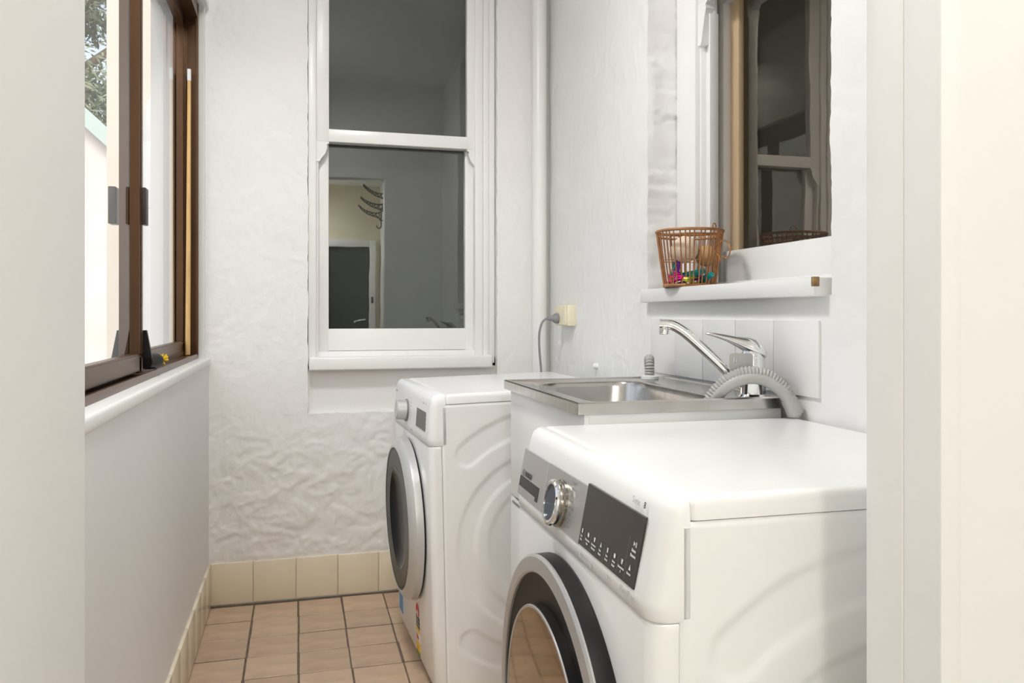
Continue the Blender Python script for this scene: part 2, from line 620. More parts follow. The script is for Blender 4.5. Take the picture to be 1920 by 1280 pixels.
# left wall: smooth, low part below the sliding window, head above it
WY0, WY1, WZ0, WZ1 = 1.08, 3.0, 0.897, 2.14
bm = bmesh.new()
add_box(bm, -0.50, LW, 0.70, BW + 0.06, -0.1, 0.872)
add_box(bm, -0.50, LW, 0.70, WY0, 0.872, CEIL)
add_box(bm, -0.50, LW, WY0, BW + 0.06, WZ1 + 0.004, CEIL)
add_box(bm, -0.50, LW - 0.012, WY1 + 0.003, BW + 0.06, 0.872, WZ1 + 0.004)
wall_left = tag(bm_done('wall_left', bm, 'left_paint'), 'smooth white wall below the sliding window', 'wall', kind='structure')
tag(box('trim_1', -0.46, LW + 0.006, 0.71, BW - 0.004, 0.868, WZ0, 'gloss_paint', bev=0.008, seg=3),
    'white painted sill ledge under the bronze sliding window', 'sill', kind='structure')

# ceilings, hall shell
tag(box('ceiling', -0.55, 1.3, 0.60, 3.3, CEIL, CEIL + 0.1, 'paint'), 'white ceiling of the laundry', 'ceiling', kind='structure')
HX0, HX1, HY = -0.75, 0.92, -3.2
tag(box('ceiling_hall', HX0 - 0.1, HX1 + 0.1, HY - 0.1, 0.61, 2.55, CEIL + 0.1, 'hall_white'), 'white ceiling of the hall', 'ceiling', kind='structure')
tag(box('floor_hall', HX0 - 0.1, HX1 + 0.1, HY - 0.1, 0.60, -0.1, 0.0, 'wood_floor'), 'brown boarded floor of the hall', 'floor', kind='structure')
tag(box('wall_hall_left', HX0 - 0.1, HX0, HY - 0.1, 0.605, 0, 2.6, 'hall_white'), 'white left wall of the hall', 'wall', kind='structure')
tag(box('wall_hall_right', HX1, HX1 + 0.1, HY - 0.1, 0.605, 0, 2.6, 'hall_white'), 'white right wall of the hall', 'wall', kind='structure')
tag(box('wall_hall_rear', HX0 - 0.1, HX1 + 0.1, HY - 0.1, HY, 0, 2.6, 'cream_wall'), 'cream rear wall of the hall', 'wall', kind='structure')

# wall with the doorway the picture is taken through
DX0, DX1, DH = -0.164, 0.570, 1.985
bm = bmesh.new()
add_box(bm, HX0, DX0, 0.36, 0.70, 0, CEIL, 0.004)
tag(bm_done('wall_front_left', bm, 'paint', smooth=True), 'plain white wall return filling the left edge', 'wall', kind='structure')
bm = bmesh.new()
add_box(bm, DX1 + 0.022, 1.2, 0.604, 0.70, 0, CEIL)
add_box(bm, DX0 - 0.01, DX1 + 0.022, 0.604, 0.70, DH + 0.022, CEIL)
tag(bm_done('wall_front_right', bm, 'paint'), 'plain bright white wall filling the right edge', 'wall', kind='structure')
bm = bmesh.new()
add_box(bm, DX1, DX1 + 0.024, 0.6035, 0.652, 0, DH, 0.0025)
add_box(bm, DX1 - 0.0015, DX1 + 0.024, 0.651, 0.702, 0, DH, 0.002)
add_box(bm, DX0, DX1 + 0.024, 0.6035, 0.702, DH, DH + 0.024, 0.002)
tag(bm_done('trim_2', bm, 'gloss_paint', smooth=True), 'white stepped door jamb at the right of the opening', 'door jamb', kind='structure')


# baseboards of glazed tiles
def tile_row(root_name, label, x0, x1, n, fixed, axis, z0, z1, material, th, cat='skirting', first=None):
    root = empty(root_name, ((x0 + x1) / 2, fixed, 0) if axis == 'x' else (fixed, (x0 + x1) / 2, 0))
    tag(root, label, cat, kind='structure')
    return root


bb = empty('baseboard_back', (0, BW, 0))
tag(bb, 'row of cream glazed skirting tiles along the rendered wall', 'skirting', kind='structure')
bm = bmesh.new()
add_box(bm, 0.0012, 0.1500, -0.009, 0.006, 0.006, 0.155, 0.002)
tme = bm_done('tile', bm, 'skirt', bb, smooth=True)
tme.location = (LW + 0.001, 0, 0)
for i in range(1, 9):
    o = bpy.data.objects.new('tile', tme.data)
    col.objects.link(o)
    o.parent = bb
    o.location = (LW + 0.001 + 0.1505 * i, random.uniform(-.0008, .0008), random.uniform(-.001, .001))
bl = empty('baseboard_left', (LW, 0, 0))
tag(bl, 'row of cream glazed skirting tiles below the smooth wall', 'skirting', kind='structure')
bm = bmesh.new()
add_box(bm, -0.006, 0.009, 0.0012, 0.1500, 0.006, 0.158, 0.002)
tm2 = bm_done('tile', bm, 'skirt', bl, smooth=True)
tm2.location = (0, BW - 0.012 - 0.1505, 0)
for i in range(2, 16):
    o = bpy.data.objects.new('tile', tm2.data)
    col.objects.link(o)
    o.parent = bl
    o.location = (random.uniform(-.0006, .0006), BW - 0.012 - 0.1505 * i, random.uniform(-.001, .001))

# splashback tiles behind the sink (one row), parts of the right wall
sp = empty('splashback', (RW, 0, 0.889))
tag(sp, 'single row of white square tiles on the wall behind the tap', 'splashback', kind='structure')
bm = bmesh.new()
add_box(bm, -0.006, 0.008, 0.0006, 0.1506, 0.0, 0.150, 0.0012)
t3 = bm_done('tile', bm, 'splash', sp, smooth=True)
t3.location = (0, 1.322, 0)
for i in range(1, 5):
    o = bpy.data.objects.new('tile', t3.data)
    col.objects.link(o)
    o.parent = sp
    o.location = (random.uniform(-.0006, .0006), 1.322 + 0.1515 * i, 0)


# ------------------------------------------------------------------ timber sash windows
def sash_window(name, label, loc, rz, d):
    """local x to the right along the wall, y into the wall, z up (world)"""
    w = empty(name, loc, rz)
    tag(w, label, 'window', kind='structure')
    # casing boards
    for (a, c_, y0) in d['casing']:
        box('casing', a, c_, y0, d['yback'], d['zsill'], d['ztop'], 'gloss_paint', w, 0.003)
    x0, x1, sw = d['x0'], d['x1'], d['sw']
    uy, ly, th = d['uy'], d['ly'], d['th']
    zm0, zm1 = d['zm0'], d['zm1']
    # upper sash, in front
    us = box('upper_sash', x0, x0 + sw, uy, uy + th, zm0, d['ztop'], 'gloss_paint', w, 0.003)
    us.name = 'sash_stile'
    box('sash_stile', x1 - sw, x1, uy, uy + th, zm0, d['ztop'], 'gloss_paint', w, 0.003)
    box('meeting_rail', x0 + sw - 0.002, x1 - sw + 0.002, uy - 0.002, uy + th, zm0, zm1, 'gloss_paint', w, 0.003)
    # horns: shaped ends of the upper stiles
    hl = d['horn']
    for side in (0, 1):
        pr = [(0, 0), (sw, 0), (sw, -0.006), (sw - 0.008, -0.010), (sw - 0.006, -0.022), (sw - 0.014, -0.045), (sw - 0.030, -hl + 0.010), (sw - 0.034, -hl), (0, -hl)]
        pr = [((x0 + a) if side == 0 else (x1 - a), zm0 + b_) for a, b_ in pr]
        prism('sash_horn', pr, 'y', uy, uy + th - 0.004, 'gloss_paint', w)
    # lower sash, behind
    lx0, lx1 = d['lx0'], d['lx1']
    box('sash_stile', lx0, lx0 + d['lsw'], ly, ly + th, d['zr0'], zm1, 'gloss_paint', w, 0.003)
    box('sash_stile', lx1 - d['lsw'], lx1, ly, ly + th, d['zr0'], zm1, 'gloss_paint', w, 0.003)
    box('bottom_rail', lx0 + d['lsw'] - 0.002, lx1 - d['lsw'] + 0.002, ly - 0.001, ly + th, d['zr0'] + 0.002, d['zr1'], 'gloss_paint', w, 0.003)
    box('top_rail', lx0 + d['lsw'] - 0.002, lx1 - d['lsw'] + 0.002, ly, ly + th, zm0 + 0.004, zm1, 'gloss_paint', w, 0.002)
    # panes
    def pane(xa, xb, y, za, zb):
        t = d.get('skew', 0.0)
        pydata('pane', [(xa, y - t, za), (xb, y + t, za), (xb, y + t, zb), (xa, y - t, zb)], [(0, 1, 2, 3)], d['pane'], w)
    pane(lx0 + d['lsw'] - 0.004, lx1 - d['lsw'] + 0.004, ly + 0.016, d['zr1'] - 0.004, zm1 - 0.02)
    pane(x0 + sw - 0.004, x1 - sw + 0.004, uy + 0.016, zm1 - 0.004, d['ztop'])
    return w


dB = dict(casing=[(0.033, 0.062, -0.012), (0.668, 0.700, -0.006), (0.700, 0.722, -0.016), (0.722, 0.746, -0.010)], yback=0.10, zsill=0.86, ztop=2.55,
          x0=0.062, x1=0.684, sw=0.047, lx0=0.062, lx1=0.684, lsw=0.047, uy=0.000, ly=0.036, th=0.034,
          zm0=1.700, zm1=1.748, zr0=0.911, zr1=0.997, horn=0.075, pane='pane_back')
w1 = sash_window('window_1', 'white timber sash window with dark panes in the end wall', (0, NY - 0.006, 0), 0, dB)
box('sub_sill', 0.060, 0.690, 0.008, 0.10, 0.86, 0.912, 'gloss_paint', w1, 0.003)
box('window_sill', 0.036, 0.728, -0.055, 0.05, 0.845, 0.893, 'gloss_paint', w1, 0.006, 3)
box('blind', 0.04, 0.74, 0.125, 0.130, 0.86, 2.6, 'blind_back', w1)

# right window: local x runs towards the camera (-Y), origin at the far end of the niche
dR = dict(casing=[(0.0, 0.112, -0.012), (0.112, 0.120, 0.002), (0.698, 0.818, -0.012)], yback=0.05, zsill=1.09, ztop=2.55,
          x0=0.116, x1=0.700, sw=0.052, lx0=0.085, lx1=0.733, lsw=0.054, uy=-0.006, ly=0.060, th=0.030,
          zm0=1.905, zm1=1.955, zr0=1.136, zr1=1.224, horn=0.113, pane='pane_right', skew=0.0)
w2 = sash_window('window_2', 'white timber sash window above the sink with brown reflections', (1.072, RF, 0), R(-90), dR)
box('jamb_liner', 0.118, 0.160, 0.018, 0.030, 1.09, 2.55, 'gloss_paint', w2, 0.002)
box('parting_bead', 0.160, 0.166, 0.004, 0.03, 1.12, 1.868, 'gloss_paint', w2, 0.001)
box('jamb_liner', 0.656, 0.700, 0.018, 0.030, 1.09, 2.55, 'gloss_paint', w2, 0.002)
box('sub_sill', 0.060, 0.760, 0.006, 0.14, 1.085, 1.136, 'gloss_paint', w2, 0.002)
box('jamb_liner', 0.050, 0.084, 0.050, 0.15, 1.09, 2.55, 'gloss_paint', w2)
box('jamb_liner', 0.734, 0.768, 0.050, 0.15, 1.09, 2.55, 'gloss_paint', w2)
box('inner_lining', 0.086, 0.180, 0.082, 0.100, 1.10, 2.55, 'tan_wood', w2, 0.004)  # even tan strip standing just behind the pane
box('blind', -0.05, 0.87, 0.16, 0.165, 1.0, 2.6, 'blind_right', w2)  # dark sheet in place of the unlit room behind the window
bm = bmesh.new()
add_box(bm, 0.006, 0.802, -0.130, 0.02, 1.085, 1.122, 0.004)
ws = bm_done('window_sill', bm, 'gloss_paint', w2, smooth=True)
bm = bmesh.new()
add_box(bm, 0.794, 0.8030, -0.1308, -0.118, 1.104, 1.1224, 0.001)
bm_done('chipped_corner', bm, 'raw_wood', ws)

# ------------------------------------------------------------------ bronze sliding window in the left wall
w3 = empty('window_3', (-0.343, WY0, WZ0))
tag(w3, 'brown bronze aluminium sliding window in the left wall', 'window', kind='structure')
wy = WY1 - WY0
wz = WZ1 - WZ0
FD = -0.080
# outer frame
bm = bmesh.new()
add_box(bm, FD, 0, 0, wy, 0, 0.012)
add_box(bm, -0.005, 0, 0, wy, 0.012, 0.017)
add_box(bm, -0.044, -0.040, 0, wy, 0.012, 0.026)
add_box(bm, FD, FD + 0.005, 0, wy, 0.012, 0.034)
bm_done('frame_track', bm, 'bronze', w3)
bm = bmesh.new()
add_box(bm, FD, 0, wy - 0.012, wy, 0.012, wz)
add_box(bm, -0.006, 0.002, wy - 0.030, wy - 0.012, 0.012, wz)
add_box(bm, -0.046, -0.038, wy - 0.026, wy - 0.012, 0.012, wz)
add_box(bm, FD, FD + 0.006, wy - 0.030, wy - 0.012, 0.012, wz)
bm_done('frame_jamb', bm, 'bronze', w3)
bm = bmesh.new()
add_box(bm, FD, 0, 0, 0.02, 0.012, wz)
bm_done('frame_jamb', bm, 'bronze', w3)
box('frame_head', FD, 0, 0, wy, wz - 0.05, wz, 'bronze', w3)


def sash(xc, ya, yb, dark, handle_side):
    s = 'bronze_dark' if dark else 'bronze'
    t = 0.011
    bm = bmesh.new()
    add_box(bm, xc - t, xc + t, ya, yb, 0.020, 0.062, 0.0015)
    add_box(bm, xc - t - 0.002, xc + t + 0.002, ya, yb, 0.053, 0.058)
    bm_done('bottom_rail', bm, s, w3)
    box('top_rail', xc - t, xc + t, ya, yb, wz - 0.09, wz - 0.045, s, w3)
    for y0, y1 in ((ya, ya + 0.042), (yb - 0.042, yb)):
        bm = bmesh.new()
        add_box(bm, xc - t, xc + t, y0, y1, 0.016, wz - 0.045, 0.0015)
        add_box(bm, xc + t - 0.003, xc + t + 0.002, y0 + 0.014, y1 - 0.014, 0.016, wz - 0.05)
        bm_done('sash_stile', bm, s, w3)
    ya_, yb_, za_, zb_ = ya + 0.038, yb - 0.038, 0.058, wz - 0.085
    pydata('pane', [(xc, ya_, za_), (xc, yb_, za_), (xc, yb_, zb_), (xc, ya_, zb_)], [(0, 1, 2, 3)], 'pane_left', w3)


mid = 2.05 - WY0
sash(-0.030, 0.02, mid + 0.022, False, 1)
sash(-0.0545, mid - 0.012, wy - 0.014, False, -1)
# pull grips and corner guards on the meeting stiles
box('pull_grip', -0.019, -0.008, mid - 0.006, mid + 0.030, 0.367, 0.455, 'bronze_dark', w3, 0.002)
box('pull_grip', -0.090, -0.073, mid - 0.006, mid + 0.030, 0.367, 0.455, 'bronze_dark', w3, 0.002)
for xa, xb, xc_ in ((-0.019, -0.011, 0.001), (-0.0655, -0.076, -0.088)):
    prism('corner_guard', [(xa, 0.050), (xc_, 0.050), (xb, 0.116), (xa, 0.116)], 'y', mid + 0.020, mid + 0.032, 'black_plastic', w3)

# ------------------------------------------------------------------ front loaders
ROT = Matrix(((0, 0, -1, 0), (-1, 0, 0, 0), (0, 1, 0, 0), (0, 0, 0, 1)))   # text x -> -v, y -> z, normal -> -u


def front_mtx(u, v, z, lean=0.0, roll=0.0):
    return Matrix.Translation((u, v, z)) @ Matrix.Rotation(lean, 4, 'Y') @ ROT @ Matrix.Rotation(roll, 4, 'Z')


AXU = Matrix(((0, 0, -1, 0), (0, 1, 0, 0), (1, 0, 0, 0), (0, 0, 0, 1)))     # lathe axis -> -u


def emboss(u, z):
    """pressed ring, disc and slots of the side panel, depth in metres"""
    r = math.hypot(u - 0.325, z - 0.405)
    a = math.degrees(math.atan2(z - 0.405, u - 0.325))
    e = 0.008
    d = sstep(0.200 - e, 0.200 + e, r) * sstep(0.249 + e, 0.249 - e, r)
    d += 0.8 * sstep(0.160 + e, 0.160 - e, r)
    # slot: distance to an arc segment of radius .335
    aa = abs(a)
    if 52 <= aa <= 130:
        ds = abs(r - 0.337)
    else:
        e0 = R(130 if aa > 130 else 52)
        ds = math.hypot(abs(u - 0.325) * (1 if True else 1) - abs(0.337 * math.cos(e0)), abs(z - 0.405) - 0.337 * math.sin(e0)) if (aa > 130) == (u < 0.325) else 1
    d += sstep(0.032 + e, 0.032 - e, ds)
    return 0.0032 * d


def machine(name, label, cat, X0, Y0, ph, H, tilt, kind):
    W_, D_ = 0.594, 0.575
    root = empty(name, (X0, Y0, 0), ph)
    root.rotation_euler = (0, tilt, ph)
    tag(root, label, cat)
    zc = H - 0.140                     # crease between fascia and lower front
    lean_u = 0.024 if kind == 'dryer' else 0.012
    # inner body
    box('body', 0.03, D_ - 0.005, 0.0085, W_ - 0.001, 0.016, H - 0.028, 'appl', root)
    # lower front: plan outline with rounded edges
    def ring(z, u0, r, ins=0.0, ub=0.036):
        return [(u, v, z) for u, v in rrect(u0, ub, ins, W_ - ins, [0.0005, r, r, 0.0005], 6)]
    loft('front_panel', [ring(0.026, 0.009, 0.02, 0.002), ring(0.036, 0.003, 0.02), ring(0.2, 0.002, 0.02), ring(zc - 0.010, 0.001, 0.02),
                         ring(zc - 0.003, 0.003, 0.02), ring(zc - 0.0015, 0.006, 0.02, 0.001)], 'appl', root)
    # fascia
    loft('control_fascia', [ring(zc - 0.0005, 0.004, 0.022, 0.001, 0.050), ring(zc + 0.003, 0.0, 0.022, 0, 0.050), ring(zc + 0.02, 0.0015, 0.022, 0, 0.050),
                            ring(H - 0.035, lean_u - 0.004, 0.022, 0, 0.050), ring(H - 0.018, lean_u + 0.000, 0.020, 0.001, 0.050),
                            ring(H - 0.007, lean_u + 0.005, 0.016, 0.004, 0.050), ring(H - 0.001, lean_u + 0.013, 0.010, 0.010, 0.050)],
         'appl_plastic', root, angle=60)
    # top
    loft('top_cover', [[(u, v, z) for u, v in rrect(0.0508 + i, D_ - i, i, W_ - i, max(0.003, 0.008 - i), 4)] for z, i in
                       ((H - 0.027, 0.0), (H - 0.010, 0.0), (H - 0.004, 0.002), (H - 0.0005, 0.007), (H, 0.014))], 'appl', root, angle=60)
    # pressed side panel facing the camera
    u0, u1, z0, z1 = 0.0375, D_ - 0.004, 0.014, H - 0.0285
    us, zs_ = lin(u0, u1, 0.0045), lin(z0, z1, 0.0045)
    sh_ = Sheet()
    edge = lambda u, z: 0.003 * (1 - sstep(0, 0.004, u - u0)) + 0.003 * (1 - sstep(0, 0.004, z1 - z))
    sh_.grid([[(u, emboss(u, z) + edge(u, z), z) for u in us] for z in zs_])
    pydata('side_panel', sh_.v, sh_.f, 'appl', root, smooth=True)
    # plinth and feet
    box('plinth', 0.020, 0.10, 0.012, W_ - 0.012, 0.018, 0.055, 'appl_plastic', root, 0.003)
    for u in (0.06, D_ - 0.06):
        for v in (0.05, W_ - 0.05):
            lathe('foot', [(0.0, 0), (0.02, 0), (0.02, 0.008), (0.009, 0.012), (0.009, 0.05)],
                  Matrix.Translation((u, v, -u * math.sin(-tilt) if False else (u * math.sin(tilt)))), 'black_plastic', root, n=16)
    sl = lean_u / 0.125
    fz = lambda z: max(0.0, (z - zc - 0.02)) * sl + 0.0015   # fascia front u at height z
    lean = math.atan(sl)
    Z = zc - 0.705                      # heights below are written for a crease at 0.705
    if kind == 'dryer':
        # silver strip with drawer and dial, dark touch display
        def plate(nm, va, vb, za, zb, mt_, off, th=0.003):
            za += Z; zb += Z
            pts = [(fz(za) - off, za), (fz(zb) - off, zb), (fz(zb) - off + th, zb), (fz(za) - off + th, za)]
            return prism(nm, pts, 'y', va, vb, mt_, root)
        dr = plate('drawer_front', 0.432, 0.586, 0.727, 0.806, 'silver', 0.0012)
        plate('drawer_front.edge', 0.4315, 0.4335, 0.727, 0.806, 'silver_light', 0.002).name = 'drawer_edge'
        plate('dial_plate', 0.246, 0.431, 0.727, 0.807, 'silver', 0.0010)
        plate('drawer_grip', 0.462, 0.584, 0.735, 0.759, 'black_gloss', 0.0016)
        # sloping scoop below the grip
        pts = [(fz(0.733 + Z) - 0.0022, 0.7285 + Z), (fz(0.742 + Z) - 0.0022, 0.741 + Z), (fz(0.742 + Z), 0.741 + Z), (fz(0.733 + Z), 0.7285 + Z)]
        prism('drawer_scoop', pts, 'y', 0.478, 0.585, 'silver', root)
        plate('display_panel', 0.048, 0.245, 0.729, 0.812, 'display', 0.0018)
        # dial
        zd = 0.760 + Z
        dm = Matrix.Translation((fz(zd) - 0.001, 0.350, zd)) @ Matrix.Rotation(lean, 4, 'Y') @ AXU
        dial = lathe('dial', [(0.036, 0.0), (0.036, 0.004), (0.034, 0.006), (0.034, 0.013), (0.0325, 0.016), (0.030, 0.017), (0.027, 0.016)], dm, 'chrome', root, n=48)
        dial.data.materials[0] = M['dial_side']
        lathe('dial_rim', [(0.0352, 0.012), (0.0357, 0.014), (0.0345, 0.0170), (0.031, 0.0184), (0.0275, 0.0178), (0.0272, 0.0150)], dm, 'chrome', dial, n=48)
        lathe('dial_face', [(0.0275, 0.0155), (0.0, 0.0150)], dm, 'dial_blue', dial, n=48)
        # lettering
        T = lambda body, size, v, z, mt_, al='LEFT', bold=0.0, off=0.0022: text('lettering', body, size, front_mtx(fz(z + Z) - off, v, z + Z, lean), mt_, root, align=al, bold=bold)
        U = lambda lines, size, v, z, mt_, al='LEFT', off=0.0024: print_marks(lines, size, front_mtx(fz(z + Z) - off, v, z + Z, lean), mt_, root, al)
        T('BOSCH', 0.0125, 0.555, 0.762, 'dark_print', bold=0.0003)
        lm = front_mtx(fz(0.766 + Z) - 0.0022, 0.566, 0.766 + Z, lean)
        bm = bmesh.new()
        add_lathe(bm, [(0.0052, 0), (0.0052, 0.0003), (0.0060, 0.0003), (0.0060, 0)], lm, 24)
        add_box_m = [(-0.0030, -0.0020, -0.0036, 0.0036), (0.0020, 0.0030, -0.0036, 0.0036), (-0.0025, 0.0025, -0.0005, 0.0005)]
        for a, b1, c1, d1 in add_box_m:
            q = [bm.verts.new(lm @ Vector(p)) for p in ((a, c1, .0003), (b1, c1, .0003), (b1, d1, .0003), (a, d1, .0003))]
            bm.faces.new(q)
        bm_done('emblem', bm, 'dark_print', root)
        T('Serie', 0.0115, 0.094, 0.8205, 'pale_print', off=0.001)
        T('8', 0.0115, 0.060, 0.8205, 'dark_print', off=0.001)
        U((10,), 0.0100, 0.236, 0.712, 'pale_print', off=0.0026)
        U((3,), 0.0100, 0.134, 0.7145, 'pale_print', off=0.0026)
        T('Heat Pump', 0.0105, 0.086, 0.7165, 'pale_print', off=0.0026)
        # programme names beside the dial
        for k, (n, zz) in enumerate(((5, .801), (6, .792), (3, .783), (4, .774), (7, .765), (4, .756), (7, .747), (5, .738))):
            U((n,), 0.0060, 0.308, zz - 0.002, 'grey_print', off=0.0016)
        # touch symbols along the bottom of the display
        cols = ((3, 3), (7, 3), (7, 6), (3, 4), (3, 4), (4, 4), (8, 1), (5,))
        for k, wd in enumerate(cols):
            v = 0.235 - k * 0.0242
            U(wd, 0.0048, v, 0.7405, 'white_print', 'CENTER')
            cm = front_mtx(fz(0.749 + Z) - 0.0024, v, 0.749 + Z, lean)
            bm = bmesh.new()
            shape = k % 4
            if shape == 0:
                pl = [(-.002, -.003), (.002, -.003), (.002, .003), (-.002, .003)]
            elif shape == 1:
                pl = [(0.0032 * math.cos(R(a)), 0.0032 * math.sin(R(a))) for a in range(0, 360, 30)]
            elif shape == 2:
                pl = [(-.003, .003), (.003, .003), (.0015, -.003), (-.0015, -.003)]
            else:
                pl = [(-.003, -.003), (.003, -.003), (0, .0038)]
            bm.faces.new([bm.verts.new(cm @ Vector((a, b1, 0))) for a, b1 in pl])
            bm_done('touch_symbol', bm, 'white_print', root)
            if k:
                cm = front_mtx(fz(0.742 + Z) - 0.0024, v + 0.0121, 0.742 + Z, lean)
                bm = bmesh.new()
                bm.faces.new([bm.verts.new(cm @ Vector(p)) for p in ((-.00025, -.011, 0), (.00025, -.011, 0), (.00025, .011, 0), (-.00025, .011, 0))])
                bm_done('divider', bm, 'grey_print', root)
        U((4, 5), 0.0062, 0.062, 0.768, 'white_print', 'CENTER')
        cm = front_mtx(fz(0.777 + Z) - 0.0024, 0.062, 0.7775 + Z, lean)
        bm = bmesh.new()
        bm.faces.new([bm.verts.new(cm @ Vector(p)) for p in ((-.004, -.003, 0), (.001, 0, 0), (-.004, .003, 0))])
        for a in (0.002, 0.0042):
            bm.faces.new([bm.verts.new(cm @ Vector(p)) for p in ((a, -.003, 0), (a + .0013, -.003, 0), (a + .0013, .003, 0), (a, .003, 0))])
        bm_done('touch_symbol', bm, 'white_print', root)
        cm = front_mtx(fz(0.770 + Z) - 0.0024, 0.080, 0.769 + Z, lean)
        bm = bmesh.new()
        bm.faces.new([bm.verts.new(cm @ Vector(p)) for p in ((-.0003, -.014, 0), (.0003, -.014, 0), (.0003, .014, 0), (-.0003, .014, 0))])
        bm_done('divider', bm, 'grey_print', root)
        # round door
        c = Matrix.Translation((0.001, 0.303, 0.414 + Z)) @ AXU
        door = lathe('door', [(0.272, 0.0), (0.2745, 0.004), (0.2735, 0.027), (0.270, 0.0285)], c, 'black_plastic', root, n=96)
        lathe('door_ring', [(0.2735, 0.0265), (0.2738, 0.0295), (0.2700, 0.0325), (0.2490, 0.0345), (0.2465, 0.0320), (0.2460, 0.024)], c, 'silver', door, n=96)
        lathe('door_surround', [(0.2465, 0.0285), (0.225, 0.026), (0.2000, 0.024)], c, 'black_plastic', door, n=96)
        lathe('bowl_edge', [(0.2010, 0.022), (0.2010, 0.0370), (0.1990, 0.0390), (0.1955, 0.0392)], c, 'black_plastic', door, n=96)
        lathe('bowl_trim', [(0.2000, 0.0380), (0.1990, 0.0398), (0.1960, 0.0400), (0.1950, 0.0388)], c, 'silver', door, n=96)
        lathe('door_glass', [(0.1955, 0.0390), (0.150, 0.0410), (0.09, 0.0422), (0.0, 0.0426)], c, 'door_glass', door, n=96)
    else:
        zd = 0.752 + Z
        def plate(nm, va, vb, za, zb, mt_, off, th=0.003):
            za += Z; zb += Z
            pts = [(fz(za) - off, za), (fz(zb) - off, zb), (fz(zb) - off + th, zb), (fz(za) - off + th, za)]
            return prism(nm, pts, 'y', va, vb, mt_, root)
        plate('drawer_grip', 0.478, 0.570, 0.752, 0.786, 'silver_light', 0.001)
        plate('display_panel', 0.055, 0.190, 0.739, 0.792, 'display_grey', 0.0015)
        dm = Matrix.Translation((fz(zd) - 0.001, 0.350, 0.766 + Z)) @ Matrix.Rotation(lean, 4, 'Y') @ AXU
        dial = lathe('dial', [(0.033, 0.0), (0.033, 0.003), (0.0315, 0.004), (0.030, 0.030), (0.028, 0.033), (0.0, 0.0325)], dm, 'silver_light', root, n=40)
        lathe('dial_collar', [(0.0345, 0.0), (0.0345, 0.0035), (0.031, 0.004)], dm, 'grey_plastic', dial, n=40)
        U = lambda lines, size, v, z, mt_, al='LEFT', off=0.0016: print_marks(lines, size, front_mtx(fz(z + Z) - off, v, z + Z, lean), mt_, root, al)
        U((4,), 0.012, 0.565, 0.806, 'grey_print')
        U((4,), 0.009, 0.105, 0.812, 'pale_print')
        U((1,), 0.010, 0.066, 0.812, 'grey_print')
        for k, n in enumerate((6, 7, 3, 4, 6, 5, 4)):
            U((n,), 0.0060, 0.292, 0.794 - 0.010 * k, 'pale_print')
        for k in range(4):
            U((2,), 0.0055, 0.046, 0.784 - 0.012 * k, 'grey_print')
        U((9,), 0.0080, 0.270, 0.716, 'pale_print')
        U((3,), 0.0080, 0.120, 0.716, 'pale_print')
        c = Matrix.Translation((0.0, 0.300, 0.446 + Z)) @ AXU
        door = lathe('door', [(0.236, 0.0), (0.238, 0.004), (0.238, 0.006)], c, 'black_plastic', root, n=96)
        lathe('door_ring', [(0.241, 0.005), (0.242, 0.010), (0.2405, 0.026), (0.2365, 0.031), (0.2300, 0.0375), (0.2150, 0.0445), (0.2115, 0.0440), (0.2105, 0.040)],
              c, 'silver_light', door, n=96, angle=28)
        lathe('door_gasket', [(0.2115, 0.0425), (0.2095, 0.0438), (0.2070, 0.0425)], c, 'black_plastic', door, n=96)
        lathe('door_glass', [(0.2080, 0.0425), (0.195, 0.0430), (0.165, 0.0405), (0.150, 0.0400)], c, 'wash_glass', door, n=96, angle=60)
        lathe('door_bowl', [(0.151, 0.0402), (0.140, 0.030), (0.110, 0.018), (0.06, 0.010), (0.0, 0.008)], c, 'bowl_glass', door, n=96, angle=60)
        # star-rating sticker on the lower front
        def patch_(nm, va, vb, za, zb, mt_):
            prism(nm, [(0.0014, za), (0.0014, zb), (0.0030, zb), (0.0030, za)], 'y', va, vb, mt_, root)
        va, vb = 0.205, 0.255
        bm = bmesh.new()
        ring_ = [(0.230 + 0.024 * math.cos(R(a)), 0.1667 + 0.023 * math.sin(R(a))) for a in range(-20, 201, 20)]
        A = [bm.verts.new((0.0012, y, z)) for y, z in ring_ + [(0.222, 0.1492), (0.238, 0.1492)][::1]]
        bm.faces.new(A)
        bm_done('rating_arc', bm, 'st_red', root)
        bm = bmesh.new()
        A = [bm.verts.new((0.0008, y, z)) for y, z in [(0.230 + 0.012 * math.cos(R(a)), 0.1591 + 0.0105 * math.sin(R(a))) for a in range(0, 181, 20)] + [(0.226, 0.1492), (0.234, 0.1492)]]
        bm.faces.new(A)
        bm_done('rating_white', bm, 'st_white', root)
        patch_('rating_black', va, vb, 0.1173, 0.15, 'st_black')
        patch_('rating_yellow', va, vb, 0.1044, 0.1173, 'st_yellow')
        patch_('rating_white', va, vb, 0.0755, 0.1044, 'st_white')
        patch_('rating_yellow', va, vb, 0.0482, 0.0755, 'st_yellow')
        patch_('rating_green', va, vb, 0.036, 0.0482, 'st_green')
        print_marks((3,), 0.022, front_mtx(0.0009, 0.248, 0.0831), 'st_red', root)
        print_marks((7, 7), 0.0125, front_mtx(0.0009, 0.253, 0.1371), 'pale_print', root)
        patch_('water_label', 0.500, 0.560, 0.060, 0.140, 'st_blue')
        patch_('label_head', 0.500, 0.560, 0.140, 0.165, 'st_black')
    return root


machine('tumble_dryer', 'white front-loading dryer with black display and silver dial, nearest the camera', 'dryer',
        0.3755, 0.8120, -0.0147, 0.845, 0.0, 'dryer')
machine('washing_machine', 'white washing machine with silver door ring standing beyond the sink', 'washing machine',
        0.354, 2.136, 0.045, 0.832, -R(1.3), 'washer')

